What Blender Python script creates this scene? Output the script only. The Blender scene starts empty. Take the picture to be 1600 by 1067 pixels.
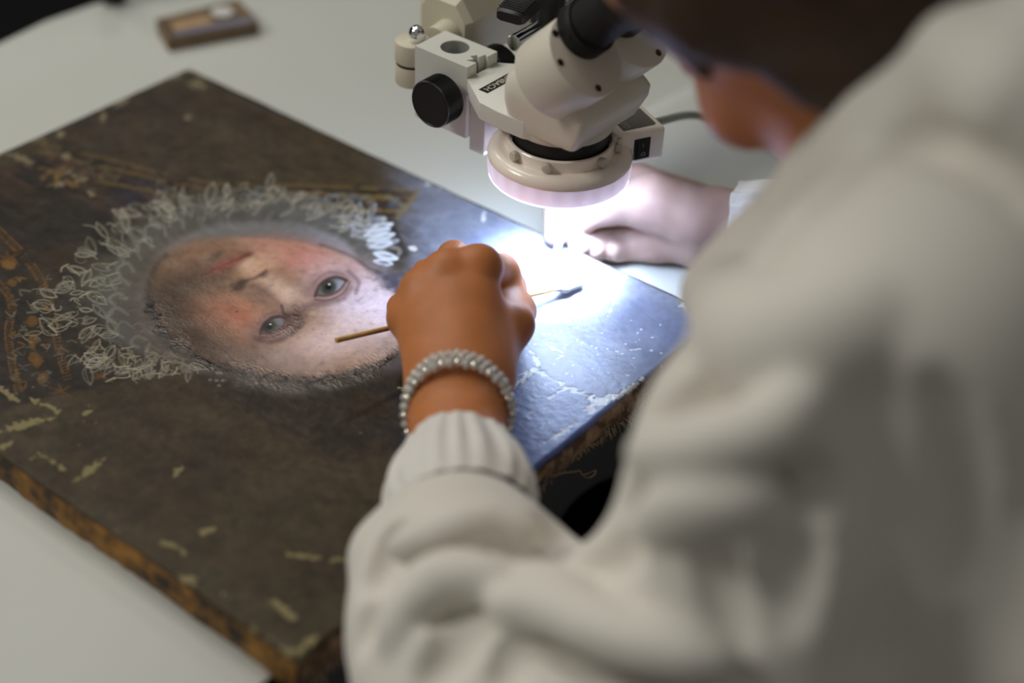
import bpy, bmesh, math, random
import numpy as np
from mathutils import Vector, Matrix

# ------------------------------------------------------------------ camera, world, lights, exposure
SC = bpy.context.scene
COL = SC.collection
FPX, H_CAM, ZP = 2452.53, 0.58, 0.022          # focal length in px of a 1600 px frame, camera height over the painting, painting top
RC = np.array([[0.7793, -0.4015, 0.481], [0.6254, 0.4515, -0.6364], [0.0383, 0.7968, 0.603]])
_u, _, _v = np.linalg.svd(RC); RC = _u @ _v     # exact rotation (rows: world axes in camera axes)
CAM = np.array([0.8742, -0.7204, 0.602])
LX, LY = 0.4947, 0.3756                         # painting size in metres

cam_data = bpy.data.cameras.new('camera')
cam = bpy.data.objects.new('camera', cam_data); COL.objects.link(cam)
cam_data.sensor_width = 36.0
cam_data.lens = FPX * 36.0 / 1600.0
cam_data.clip_start = 0.02
cam_data.dof.use_dof = True
cam_data.dof.focus_distance = 0.955
cam_data.dof.aperture_fstop = 2.2
cam_data.dof.aperture_blades = 0
cam.matrix_world = Matrix.Translation(Vector(CAM)) @ Matrix([list(r) for r in RC]).to_4x4()
SC.camera = cam

SC.view_settings.view_transform = 'Standard'
SC.view_settings.look = 'None'
SC.view_settings.gamma = 1.0
SC.view_settings.use_curve_mapping = False
SC.view_settings.exposure = 0.0

world = bpy.data.worlds.new('room_air'); SC.world = world
world.use_nodes = True
world.node_tree.nodes['Background'].inputs[0].default_value = (1.0, 0.98, 0.93, 1)
world.node_tree.nodes['Background'].inputs[1].default_value = 0.15


def area_light(name, loc, target, size, power, color, shape='DISK', spread=180):
    d = bpy.data.lights.new(name, 'AREA'); d.shape = shape; d.size = size
    d.energy = power; d.color = color; d.spread = math.radians(spread)
    o = bpy.data.objects.new(name, d); COL.objects.link(o)
    o.location = loc
    o.rotation_euler = (Vector(target) - Vector(loc)).to_track_quat('-Z', 'Y').to_euler()
    return o


# ceiling lamps of the dim studio: warm white, over the far side of the table
WARM = (1.0, 0.975, 0.91)
area_light('ceiling_lamp_light', (-0.55, 0.05, 1.75), (0.35, -0.1, 0), 0.9, 8.5, WARM)
area_light('ceiling_lamp_light', (-0.85, -1.25, 1.6), (0.35, -0.1, 0.05), 0.7, 18, WARM)
area_light('ceiling_lamp_light', (-1.3, 1.1, 1.75), (0.2, 0, 0), 0.06, 3.4, WARM)
area_light('ceiling_lamp_light', (-1.75, 0.35, 1.6), (0.2, 0, 0), 0.16, 3, WARM)


# ------------------------------------------------------------------ geometry helpers
def ray(px, py):
    return RC @ np.array([(px - 800) / FPX, -(py - 533.5) / FPX, -1.0])


def W(px, py, d):                # point at axial depth d
    return CAM + ray(px, py) * d


def Wz(px, py, z):               # point at world height z
    r = ray(px, py)
    return CAM + r * ((z - CAM[2]) / r[2])


def to_px(P):                    # world -> frame pixels (for authoring the picture on the panel)
    q = (np.asarray(P) - CAM) @ RC
    return 800 - FPX * q[..., 0] / q[..., 2], 533.5 + FPX * q[..., 1] / q[..., 2]


def srgb(r, g, b):
    def f(c):
        c = c / 255.0
        return c / 12.92 if c <= 0.04045 else ((c + 0.055) / 1.055) ** 2.4
    return (f(r), f(g), f(b))


def link(name, me, m=None, parent=None, smooth=False):
    o = bpy.data.objects.new(name, me); COL.objects.link(o)
    if m: me.materials.append(m)
    if parent: o.parent = parent
    if smooth: me.polygons.foreach_set('use_smooth', [True] * len(me.polygons))
    return o


def thing(name, label, cat, loc=(0, 0, 0), group=None):
    o = bpy.data.objects.new(name, None); COL.objects.link(o)
    o.location = loc; o['label'] = label; o['category'] = cat
    o.empty_display_size = 0.02
    if group: o['group'] = group
    bpy.context.view_layer.update()
    return o


def obj(name, bm, m, parent=None, smooth=False, auto=None):
    """link a bmesh built in WORLD coordinates under its parent (children keep world positions)"""
    me = bpy.data.meshes.new(name)
    if parent is not None:
        off = Vector((0, 0, 0)); p = parent
        while p is not None: off += p.location; p = p.parent
        bmesh.ops.translate(bm, vec=-off, verts=bm.verts)
    bmesh.ops.recalc_face_normals(bm, faces=bm.faces)
    bm.to_mesh(me); bm.free()
    o = link(name, me, m, parent, smooth)
    if auto is not None:
        me.polygons.foreach_set('use_smooth', [True] * len(me.polygons))
        me.set_sharp_from_angle(angle=math.radians(auto))
    return o


def npmesh(name, V, F, m, parent=None, smooth=True):
    me = bpy.data.meshes.new(name)
    V = np.asarray(V, np.float32)
    if parent is not None:
        off = Vector((0, 0, 0)); p = parent
        while p is not None: off += p.location; p = p.parent
        V = V - np.array(off, np.float32)
    F = np.asarray(F, np.int32); n = F.shape[1]
    me.vertices.add(len(V)); me.vertices.foreach_set('co', V.ravel())
    me.loops.add(F.size); me.loops.foreach_set('vertex_index', F.ravel())
    me.polygons.add(len(F)); me.polygons.foreach_set('loop_start', np.arange(0, F.size, n, dtype=np.int32))
    me.update(calc_edges=True); me.validate()
    return link(name, me, m, parent, smooth)


def frame_from(axis, hint=(0, 0, 1)):
    a = Vector(axis).normalized(); h = Vector(hint)
    if abs(a.dot(h)) > 0.98: h = Vector((1, 0, 0))
    x = h.cross(a).normalized(); y = a.cross(x)
    return Matrix((x, y, a)).transposed()


def add_cyl(bm, a, b, r0, r1=None, n=32, caps=True, bevel=0.0):
    """cylinder or cone from a to b with optional rounded rims"""
    r1 = r0 if r1 is None else r1
    a, b = Vector(a), Vector(b); L = (b - a).length; M = frame_from(b - a)
    prof = [(r0, 0), (r1, L)]
    if bevel:
        prof = [(r0 - bevel, 0), (r0 - 0.3 * bevel, 0.3 * bevel), (r0, bevel), (r1, L - bevel), (r1 - 0.3 * bevel, L - 0.3 * bevel), (r1 - bevel, L)]
    rings = []
    for r, z in prof:
        rings.append([bm.verts.new(a + M @ Vector((r * math.cos(2 * math.pi * i / n), r * math.sin(2 * math.pi * i / n), z))) for i in range(n)])
    for q in range(len(rings) - 1):
        for i in range(n):
            bm.faces.new((rings[q][i], rings[q][(i + 1) % n], rings[q + 1][(i + 1) % n], rings[q + 1][i]))
    if caps:
        bm.faces.new(rings[0][::-1]); bm.faces.new(rings[-1])
    return rings


def add_lathe(bm, prof, centre, n=64, closed=False, axis=(0, 0, 1), a0=0.0, a1=2 * math.pi):
    c = Vector(centre); M = frame_from(axis, (1, 0, 0)) if tuple(axis) != (0, 0, 1) else Matrix.Identity(3)
    full = abs(a1 - a0 - 2 * math.pi) < 1e-6
    k = n if full else n + 1
    rings = []
    for r, z in prof:
        rings.append([bm.verts.new(c + M @ Vector((r * math.cos(a0 + (a1 - a0) * i / n), r * math.sin(a0 + (a1 - a0) * i / n), z))) for i in range(k)])
    m = len(rings)
    for q in range(m if closed else m - 1):
        A, B = rings[q], rings[(q + 1) % m]
        for i in range(n):
            j = (i + 1) % k
            bm.faces.new((A[i], A[j], B[j], B[i]))
    return rings


def add_prism(bm, poly, z0, z1, bevel=0.0, seg=2, M=None):
    vs0 = [bm.verts.new((x, y, z0)) for x, y in poly]
    vs1 = [bm.verts.new((x, y, z1)) for x, y in poly]
    n = len(poly)
    fs = [bm.faces.new(vs0[::-1]), bm.faces.new(vs1)]
    for i in range(n):
        fs.append(bm.faces.new((vs0[i], vs0[(i + 1) % n], vs1[(i + 1) % n], vs1[i])))
    es = list({e for f in fs for e in f.edges})
    new = vs0 + vs1
    if bevel:
        r = bmesh.ops.bevel(bm, geom=es, offset=bevel, segments=seg, profile=0.6, affect='EDGES')
        new = list({v for f in r['faces'] for v in f.verts} | {v for v in new if v.is_valid})
    if M is not None:
        bmesh.ops.transform(bm, matrix=M, verts=[v for v in bm.verts if v in set(new)])
    return new


def add_box(bm, lo, hi, bevel=0.0, seg=2):
    return add_prism(bm, [(lo[0], lo[1]), (hi[0], lo[1]), (hi[0], hi[1]), (lo[0], hi[1])], lo[2], hi[2], bevel, seg)


def add_tube(bm, pts, r, n=8, caps=True):
    pts = [Vector(p) for p in pts]
    R = r if hasattr(r, '__len__') else [r] * len(pts)
    rings = []; prev = None
    for i, p in enumerate(pts):
        t = (pts[min(i + 1, len(pts) - 1)] - pts[max(i - 1, 0)]).normalized()
        if prev is None:
            x = frame_from(t).col[0].copy()
        else:
            x = (prev - t * prev.dot(t)).normalized()
        prev = x; y = t.cross(x)
        rings.append([bm.verts.new(p + (x * math.cos(2 * math.pi * k / n) + y * math.sin(2 * math.pi * k / n)) * R[i]) for k in range(n)])
    for q in range(len(rings) - 1):
        for k in range(n):
            bm.faces.new((rings[q][k], rings[q][(k + 1) % n], rings[q + 1][(k + 1) % n], rings[q + 1][k]))
    if caps:
        bm.faces.new(rings[0][::-1]); bm.faces.new(rings[-1])


def spline(pts, n):
    """Catmull-Rom through pts (numpy), n samples"""
    P = np.asarray(pts, float); P = np.vstack([2 * P[0] - P[1], P, 2 * P[-1] - P[-2]])
    t = np.linspace(0, len(P) - 3 - 1e-9, n); i = t.astype(int); f = (t - i)[:, None]
    a, b, c, d = P[i], P[i + 1], P[i + 2], P[i + 3]
    return 0.5 * (2 * b + (c - a) * f + (2 * a - 5 * b + 4 * c - d) * f ** 2 + (3 * b - a - 3 * c + d) * f ** 3)


# ------------------------------------------------------------------ materials
def mat(name, color, rough=0.5, metal=0.0, spec=0.5, var=0.0, vscale=30.0, bump=0.0, bscale=200.0, bdist=0.001,
        sss=0.0, emit=None, estr=0.0, transmission=0.0, coat=0.0, sheen=0.0, alpha=1.0, ior=1.45):
    m = bpy.data.materials.new(name); m.use_nodes = True
    nt = m.node_tree; b = nt.nodes['Principled BSDF']
    b.inputs['Base Color'].default_value = (*color, 1)
    b.inputs['Roughness'].default_value = rough
    b.inputs['Metallic'].default_value = metal
    b.inputs['Specular IOR Level'].default_value = spec
    b.inputs['IOR'].default_value = ior
    b.inputs['Alpha'].default_value = alpha
    b.inputs['Transmission Weight'].default_value = transmission
    b.inputs['Coat Weight'].default_value = coat
    b.inputs['Coat Roughness'].default_value = 0.1
    b.inputs['Sheen Weight'].default_value = sheen
    if sss:
        b.inputs['Subsurface Weight'].default_value = sss
        b.inputs['Subsurface Radius'].default_value = (0.009, 0.004, 0.002)
        b.inputs['Subsurface Scale'].default_value = 1.0
    if emit:
        b.inputs['Emission Color'].default_value = (*emit, 1)
        b.inputs['Emission Strength'].default_value = estr
    if var or bump:
        tc = nt.nodes.new('ShaderNodeTexCoord')
    if var:
        n = nt.nodes.new('ShaderNodeTexNoise'); n.inputs['Scale'].default_value = vscale; n.inputs['Detail'].default_value = 4
        nt.links.new(tc.outputs['Object'], n.inputs['Vector'])
        r = nt.nodes.new('ShaderNodeValToRGB')
        r.color_ramp.elements[0].position = 0.3; r.color_ramp.elements[1].position = 0.7
        r.color_ramp.elements[0].color = (*[c * (1 - var) for c in color], 1)
        r.color_ramp.elements[1].color = (*[min(1, c * (1 + var)) for c in color], 1)
        nt.links.new(n.outputs['Fac'], r.inputs['Fac']); nt.links.new(r.outputs['Color'], b.inputs['Base Color'])
    if bump:
        n2 = nt.nodes.new('ShaderNodeTexNoise'); n2.inputs['Scale'].default_value = bscale; n2.inputs['Detail'].default_value = 3
        nt.links.new(tc.outputs['Object'], n2.inputs['Vector'])
        bp = nt.nodes.new('ShaderNodeBump'); bp.inputs['Strength'].default_value = bump; bp.inputs['Distance'].default_value = bdist
        nt.links.new(n2.outputs['Fac'], bp.inputs['Height']); nt.links.new(bp.outputs['Normal'], b.inputs['Normal'])
    return m


M = {}
M['table'] = mat('white_laminate', srgb(196, 197, 190), 0.42, var=0.02, vscale=6)
M['dark'] = mat('dark_floor', (0.004, 0.004, 0.005), 0.8)
M['wall'] = mat('dark_wall', (0.012, 0.012, 0.012), 0.8)
M['cream'] = mat('cream_enamel', srgb(216, 210, 195), 0.36, bump=0.08, bscale=900, bdist=0.0003)
M['cream_boom'] = mat('warm_cream_enamel', srgb(206, 199, 176), 0.4)
M['alu'] = mat('satin_aluminium', srgb(216, 215, 206), 0.45, metal=0.1, bump=0.06, bscale=1500, bdist=0.0002)
M['alu_cut'] = mat('milled_aluminium', srgb(190, 190, 184), 0.35, metal=0.5, bump=0.15, bscale=700, bdist=0.0003)
M['chrome'] = mat('chrome', (0.85, 0.87, 0.88), 0.06, metal=1.0)
M['black'] = mat('black_plastic', srgb(22, 22, 23), 0.38)
M['black_matt'] = mat('matt_black', srgb(20, 19, 19), 0.55)
M['ringplastic'] = mat('glossy_white_plastic', srgb(250, 238, 226), 0.22, sss=0.0, coat=0.3)
M['nylon'] = mat('milky_nylon', srgb(225, 218, 205), 0.3, transmission=0.25)
M['ring_rim'] = mat('milky_diffuser', srgb(222, 208, 218), 0.35, emit=(0.66, 0.57, 0.78), estr=0.62)
M['led'] = mat('led_glow', (1, 1, 1), 0.4, emit=(0.82, 0.88, 1.0), estr=30)
M['grey_label'] = mat('grey_printed_label', srgb(96, 90, 82), 0.5)
M['white_print'] = mat('white_print', srgb(215, 205, 185), 0.5)
M['faint_print'] = mat('pale_grey_print', srgb(150, 145, 138), 0.5)
M['cable'] = mat('grey_green_cable', srgb(140, 146, 136), 0.4)
M['screw'] = mat('dark_screw', srgb(60, 48, 42), 0.4, metal=0.6)
M['stick'] = mat('bamboo_stick', srgb(205, 160, 96), 0.5, var=0.2, vscale=180)
M['cotton'] = mat('cotton_wool', srgb(240, 240, 240), 0.9, bump=0.8, bscale=900, bdist=0.001)
M['skin'] = mat('skin', srgb(186, 117, 70), 0.48, spec=0.4, var=0.07, vscale=60, sss=0.12, bump=0.15, bscale=1100, bdist=0.0004)
M['palm'] = mat('pale_palm_skin', srgb(160, 132, 122), 0.48, spec=0.4, var=0.06, vscale=60, sss=0.10, bump=0.15, bscale=1100, bdist=0.0004)
M['hair'] = mat('dark_brown_hair', srgb(52, 30, 14), 0.55, var=0.5, vscale=50)
M['coat'] = mat('white_cotton_coat', srgb(216, 211, 201), 0.75, sheen=0.2, var=0.02, vscale=8, bump=0.1, bscale=1500, bdist=0.0003)
M['cuff'] = mat('white_cotton_cuff', srgb(220, 216, 210), 0.75, sheen=0.2)
M['trousers'] = mat('black_trousers', (0.0012, 0.0012, 0.0014), 0.9, spec=0.1)
M['crystal'] = mat('glass_bead', (0.93, 0.93, 0.88), 0.05, transmission=0.55, spec=0.9, ior=1.6)
M['silver'] = mat('silver_bead', (0.8, 0.78, 0.72), 0.15, metal=0.9)
M['wood'] = mat('old_stretcher_wood', srgb(122, 84, 48), 0.7, var=0.25, vscale=40)
M['thread'] = mat('linen_thread', srgb(170, 150, 118), 0.8)
M['fray'] = mat('frayed_linen', srgb(180, 146, 112), 0.85, var=0.3, vscale=150)
M['film'] = mat('clear_film', (0.97, 0.97, 0.95), 0.06, transmission=0.0, alpha=0.24, bump=0.5, bscale=9, bdist=0.01)


# ------------------------------------------------------------------ setting
def structure(name, bm, m):
    o = obj(name, bm, m); o['kind'] = 'structure'; return o


bm = bmesh.new(); add_box(bm, (-3.2, -2.6, -0.80), (2.6, 2.6, -0.75)); structure('floor', bm, M['dark'])
bm = bmesh.new(); add_box(bm, (-3.25, -2.6, -0.75), (-3.2, 2.6, 2.0)); structure('wall_back', bm, M['wall'])
bm = bmesh.new(); add_box(bm, (-3.2, 2.6, -0.75), (2.6, 2.65, 2.0)); structure('wall_side', bm, M['wall'])

TB = thing('work_table', 'white laminate work table with a rounded far corner under the old painting', 'table', (0.1, 0, -0.75))
poly = []
fx, fy = Wz(70, 28, 0)[:2]
# far short edge follows the rounded corner seen at the top left
far = [Wz(-260, 190, 0), Wz(-100, 112, 0), Wz(0, 68, 0), Wz(70, 34, 0), Wz(140, 8, 0), Wz(210, -10, 0), Wz(300, -28, 0)]
poly += [(0.476, -1.35)]
poly += [(0.476, 0.95), (0.05, 0.95), (-0.12, 0.5)]
poly += [(p[0], p[1]) for p in far[::-1]]
poly += [(far[0][0] + 0.02, -0.6), (0.0, -1.35)]
bm = bmesh.new(); add_prism(bm, poly, -0.016, 0.0, 0.002, 2); obj('tabletop', bm, M['table'], TB, auto=35)
bm = bmesh.new(); add_box(bm, (0.4762, -1.35, -0.017), (0.4775, 0.95, -0.0008)); o = obj('edge_band', bm, M['black_matt'], TB); o['label'] = 'black edge band along the near side'
for (x, y) in ((0.40, -1.25), (0.40, 0.85), (0.08, 0.85), (0.08, -1.25)):
    bm = bmesh.new(); add_cyl(bm, (x, y, -0.75), (x, y, -0.016), 0.022, n=20); obj('leg', bm, M['black_matt'], TB, smooth=False, auto=40)

# ------------------------------------------------------------------ the painting
rng = np.random.default_rng(7)
NX, NY = 820, 622
gx = np.linspace(0, LX, NX); gy = np.linspace(-LY, 0, NY)
GX, GY = np.meshgrid(gx, gy, indexing='ij')
PX, PY = to_px(np.stack([GX, GY, np.full_like(GX, ZP)], -1))
MM = 1000.0


def vnoise(sx, sy, seed, octaves=4, gain=0.5):
    """value noise on the panel, first octave cells sx by sy metres"""
    out = np.zeros_like(GX); amp = 1; tot = 0
    for o in range(octaves):
        r = np.random.default_rng(seed * 31 + o)
        a = GX / (sx / 2 ** o); b = GY / (sy / 2 ** o) + 1000
        ia = np.floor(a).astype(int); ib = np.floor(b).astype(int); fa = a - ia; fb = b - ib
        fa = fa * fa * (3 - 2 * fa); fb = fb * fb * (3 - 2 * fb)
        T = r.random((257, 263))
        g = lambda i, j: T[i % 257, j % 263]
        out += amp * ((g(ia, ib) * (1 - fa) + g(ia + 1, ib) * fa) * (1 - fb) + (g(ia, ib + 1) * (1 - fa) + g(ia + 1, ib + 1) * fa) * fb)
        tot += amp; amp *= gain
    return out / tot


def lin(c):
    c = np.asarray(c, float) / 255.0
    return np.where(c <= 0.04045, c / 12.92, ((c + 0.055) / 1.055) ** 2.4)


KP = 0.87                         # pigment albedo per unit of picture tone under the studio lamps


def pig(c): return np.clip(lin(c) * KP, 0, 0.85)


CVS = np.zeros(GX.shape + (3,)); RELIEF = np.zeros_like(GX); WET = np.zeros_like(GX)
N1 = vnoise(0.06, 0.05, 1, 5); N2 = vnoise(0.012, 0.01, 2, 4); N3 = vnoise(0.004, 0.004, 3, 3); N4 = vnoise(0.05, 0.008, 4, 4); N5 = vnoise(0.0022, 0.0022, 6, 3)


def ss(x, a, b):
    t = np.clip((x - a) / (b - a), 0, 1); return t * t * (3 - 2 * t)


def blend(mask, color):
    CVS[:] = CVS * (1 - mask[..., None]) + (pig(color) * mask[..., None])


def sub(mask, color, sl):
    CVS[sl] = CVS[sl] * (1 - mask[..., None]) + pig(color) * mask[..., None]


def window(x0, y0, x1, y1):
    hit = (PX > x0) & (PX < x1) & (PY > y0) & (PY < y1)
    ii = np.where(hit.any(1))[0]; jj = np.where(hit.any(0))[0]
    if len(ii) == 0 or len(jj) == 0: return None
    return (slice(ii[0], ii[-1] + 1), slice(jj[0], jj[-1] + 1))


def blob(cx, cy, rx, ry, ang, color, a=1.0, soft=1.0, noise=0.0):
    R = max(rx, ry) * 2.2
    sl = window(cx - R, cy - R, cx + R, cy + R)
    if sl is None: return
    ca, sa = math.cos(math.radians(ang)), math.sin(math.radians(ang))
    dx, dy = PX[sl] - cx, PY[sl] - cy
    u = (dx * ca + dy * sa) / rx; v = (-dx * sa + dy * ca) / ry
    d = np.sqrt(u * u + v * v) + noise * (N3[sl] - 0.5)
    m = (1 - ss(d, 1 - soft * 0.9, 1 + soft * 0.9)) * a
    sub(m, color, sl)
    return sl, m


def seg_dist(sl, pts):
    X, Y = PX[sl], PY[sl]; best = np.full(X.shape, 1e9); tt = np.zeros(X.shape)
    n = len(pts) - 1
    for i in range(n):
        ax, ay = pts[i]; bx, by = pts[i + 1]; ex_, ey_ = bx - ax, by - ay
        L = ex_ * ex_ + ey_ * ey_ + 1e-9
        t = np.clip(((X - ax) * ex_ + (Y - ay) * ey_) / L, 0, 1)
        d = np.hypot(X - ax - t * ex_, Y - ay - t * ey_)
        k = d < best; best = np.where(k, d, best); tt = np.where(k, (i + t) / n, tt)
    return best, tt


def stroke(pts, w, color, a=1.0, soft=0.6, rough=0.0, relief=0.0, taper=0.0, dash=0.0):
    pts = [tuple(p) for p in pts]
    xs = [p[0] for p in pts]; ys = [p[1] for p in pts]; g = w * 2.5 + 3 + rough
    sl = window(min(xs) - g, min(ys) - g, max(xs) + g, max(ys) + g)
    if sl is None: return
    d, t = seg_dist(sl, pts)
    ww = w * (1 - taper * np.abs(2 * t - 1) ** 2)
    d = d + rough * (N5[sl] - 0.5) * 2.4 + rough * (N2[sl] - 0.5) * 2
    m = (1 - ss(d, ww * (1 - soft), ww * (1 + soft))) * a
    if dash: m = m * ss(N2[sl] + 0.4 * (N3[sl] - 0.5), dash - 0.05, dash + 0.05)
    sub(m, color, sl)
    if relief: RELIEF[sl] += relief * m


def inside(pts, feather):
    pts = [tuple(p) for p in pts]; X, Y = PX, PY
    c = np.zeros(X.shape, bool); n = len(pts)
    for i in range(n):
        x0, y0 = pts[i]; x1, y1 = pts[(i + 1) % n]
        if y0 == y1: continue
        k = ((y0 > Y) != (y1 > Y)) & (X < (x1 - x0) * (Y - y0) / (y1 - y0) + x0)
        c ^= k
    d, _ = seg_dist((slice(None), slice(None)), pts + [pts[0]])
    s = np.where(c, d, -d)
    return ss(s, -feather, feather)


def loop_pts(pts, n=40):
    return [tuple(p) for p in spline(list(pts) + [pts[0]], n)]


# ground: brown on the left, ring lamp's blue-grey glow painted in on the right
CVS[:] = pig((72, 62, 46))
blend(ss(N1, 0.35, 0.7) * 0.55, (84, 73, 54))
blend((1 - ss(N1, 0.3, 0.5)) * 0.4, (62, 52, 42))
blend(ss(N4, 0.5, 0.8) * 0.3, (64, 55, 50))
blend(ss(PY, 700, 1000) * 0.45, (62, 56, 40))
blend((1 - ss(PY, 150, 330)) * (1 - ss(PX, 380, 560)) * 0.5, (64, 57, 50))
lamp_tint = ss(PX - 0.15 * (PY - 350) + 60 * (N1 - 0.5), 590, 710)
blend(lamp_tint, (104, 110, 132))
blend(lamp_tint * ss(N2, 0.45, 0.75) * 0.5, (120, 126, 146))
blend(lamp_tint * ss(PY - 0.35 * (PX - 700), 480, 640) * 0.8, (74, 94, 162))
blend(lamp_tint * ss(N1, 0.5, 0.7) * (1 - ss(PY - 0.35 * (PX - 700), 450, 600)) * 0.3, (130, 128, 124))
# the sitter's hair and the darker ground around it
hairshape = [(300, 560), (318, 590), (345, 618), (395, 648), (450, 672), (505, 706), (540, 722), (600, 712), (660, 690), (705, 640), (705, 560), (660, 470), (600, 425), (560, 420), (520, 560), (400, 585)]
hm = inside(loop_pts(hairshape, 90), 6)
blend(hm * 0.75, (56, 47, 40))
blend(hm * ss(N3, 0.4, 0.7) * 0.4, (70, 60, 50))
blend(hm * ss(PX, 560, 660) * 0.6, (50, 54, 66))
# dark dress
dress = [(-420, 420), (-100, 300), (0, 268), (95, 230), (220, 262), (330, 290), (470, 292), (652, 300), (612, 342), (640, 400), (560, 420), (300, 566), (215, 590), (110, 612), (0, 642), (-420, 800)]
dm = inside(dress, 4)
blend(dm * 0.85, (48, 42, 38))
blend(dm * ss(N4, 0.48, 0.62) * ss(-PY, -430, -250) * 0.6, (82, 56, 50))
blend(dm * ss(vnoise(0.03, 0.006, 9, 4), 0.52, 0.7) * 0.35, (34, 30, 30))
blob(215, 300, 40, 14, -20, (60, 54, 70), 0.6)
CVS[:] *= (1 + (1 - 0.7 * lamp_tint) * ((0.62 + 0.76 * N2) * (0.78 + 0.44 * N3) * (0.7 + 0.6 * N4) - 1))[..., None]
brn = ss(vnoise(0.02, 0.014, 14, 4), 0.5, 0.7) * (1 - lamp_tint); blend(brn * 0.28, (88, 70, 46))
# gold work of the dress: broad band along the upper edge
for k, off in enumerate((0, 14, 40)):
    stroke(spline([(60, 222 + off), (180, 252 + off * 0.9), (330, 286 + off * 0.7), (480, 290 + off * 0.8), (650, 299 + off * 0.8 if k < 2 else 300 + off * 0.8)], 24), 2.6, (112, 92, 52), 0.75, rough=1.5, dash=0.42)
stroke([(652, 298), (640, 318), (622, 340)], 3.2, (128, 108, 62), 0.8, rough=1.2)
stroke([(470, 318), (560, 326), (636, 330)], 2.0, (122, 100, 54), 0.6, rough=1.5, dash=0.4)
r2 = random.Random(4)
for i in range(26):
    x = 390 + i * 9.5; y = 300 + 0.04 * (x - 390) + r2.uniform(-2, 12)
    blob(x, y, 8, 4, r2.uniform(-30, 20), r2.choice([(120, 122, 126), (126, 98, 48), (140, 128, 100), (96, 100, 110)]), 0.6, 0.7, noise=0.8)
for i in range(70):
    t = r2.random(); x = 70 + 290 * t; y = 226 + 62 * t + r2.uniform(2, 34)
    blob(x, y, r2.uniform(3, 8), r2.uniform(2, 4), r2.uniform(-40, 40), r2.choice([(104, 88, 56), (88, 76, 56), (116, 106, 84)]), 0.4, 0.7, noise=0.8)
# rosette far left
for i in range(30):
    a = r2.uniform(0, 6.28); rr = r2.uniform(8, 32)
    blob(100 + 1.2 * rr * math.cos(a), 278 + 0.55 * rr * math.sin(a), r2.uniform(3, 7), r2.uniform(2, 3.5), r2.uniform(-60, 60), r2.choice([(138, 108, 58), (150, 138, 112), (120, 100, 70)]), 0.65, 0.6, noise=1)
# gold braid borders near the left edge
def braid(pts, w, col):
    P = spline(pts, 60)
    T = np.gradient(P, axis=0); T /= np.linalg.norm(T, axis=1)[:, None]; Nn = np.stack([-T[:, 1], T[:, 0]], 1)
    stroke(P + Nn * w, 1.3, col, 0.75, rough=1.4, dash=0.40); stroke(P - Nn * w, 1.3, col, 0.75, rough=1.4, dash=0.40)
    for i in range(0, 60, 1):
        stroke([P[i] + Nn[i] * w * r2.uniform(0.5, 1.4), P[i] - Nn[i] * w * r2.uniform(0.5, 1.4)], 0.9, col, r2.uniform(0.2, 0.7))


GOLD = (124, 88, 40)
braid([(-60, 300), (0, 362), (36, 398), (66, 442), (82, 492), (92, 545), (106, 592)], 5, GOLD)
braid([(-60, 400), (0, 446), (18, 474), (13, 520), (19, 568), (29, 612)], 5, GOLD)
for (x, y, rx, ry, c) in ((50, 500, 9, 8, GOLD), (50, 534, 7, 10, GOLD), (56, 562, 9, 10, GOLD), (14, 412, 10, 8, (150, 108, 50)), (68, 590, 8, 9, GOLD), (20, 440, 8, 6, GOLD)):
    blob(x, y, rx, ry, 0, c, 0.8, 0.4, noise=1.5)
for i in range(46):
    x = r2.uniform(22, 92); y = r2.uniform(430, 612)
    a = r2.uniform(0, 6.28); L = r2.uniform(5, 13)
    stroke(spline([(x, y), (x + L * math.cos(a), y + L * math.sin(a) * 0.7), (x + L * math.cos(a + 1.2) * 1.3, y + L * math.sin(a + 1.2))], 8), 1.3, r2.choice([(122, 118, 106), (130, 96, 46), (108, 100, 84)]), 0.65, rough=0.7)
for i in range(26):
    a = r2.uniform(0, 6.28); rr = r2.uniform(1, 16)
    for (bx, by) in ((160, 588), (96, 612), (14, 405)):
        stroke([(bx, by), (bx + rr * math.cos(a) * 1.3, by + rr * math.sin(a))], 1.3, (108, 74, 38), 0.45, rough=0.7)

# ruff: translucent veil, then looped lace
veil_out = [(612, 405), (585, 372), (520, 338), (440, 318), (350, 316), (285, 325), (232, 352), (196, 395), (165, 440), (160, 490), (190, 535), (250, 560), (306, 566), (300, 540), (245, 470), (280, 400), (400, 385), (540, 410), (600, 440)]
vm = inside(loop_pts(veil_out, 100), 9)
blend(vm * 0.40, (128, 126, 118))
inner = inside(loop_pts([(560, 412), (540, 380), (480, 352), (420, 345), (350, 350), (300, 362), (262, 385), (232, 420), (214, 462), (218, 510), (262, 540), (300, 556), (270, 500), (262, 420), (330, 380), (440, 376)], 90), 8)
blend(inner * 0.55, (146, 147, 150))
blend(inner * ss(PX, 440, 560) * 0.5, (176, 178, 196))
for i in range(34):
    t = i / 33
    q = spline([(590, 405), (520, 362), (420, 344), (330, 350), (262, 380), (222, 430), (214, 490), (262, 545)], 34)[i] + np.array([r2.uniform(-7, 7), r2.uniform(-5, 5)])
    c = (400, 470)
    dx, dy = q[0] - c[0], q[1] - c[1]; L = math.hypot(dx, dy); dx /= L; dy /= L
    stroke(spline([(q[0] - dx * 14, q[1] - dy * 10), (q[0] + dy * 5, q[1] - dx * 5), (q[0] + dx * 18, q[1] + dy * 14)], 8), r2.uniform(2, 6), (160, 158, 152), r2.uniform(0.08, 0.3), soft=1.3)

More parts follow.
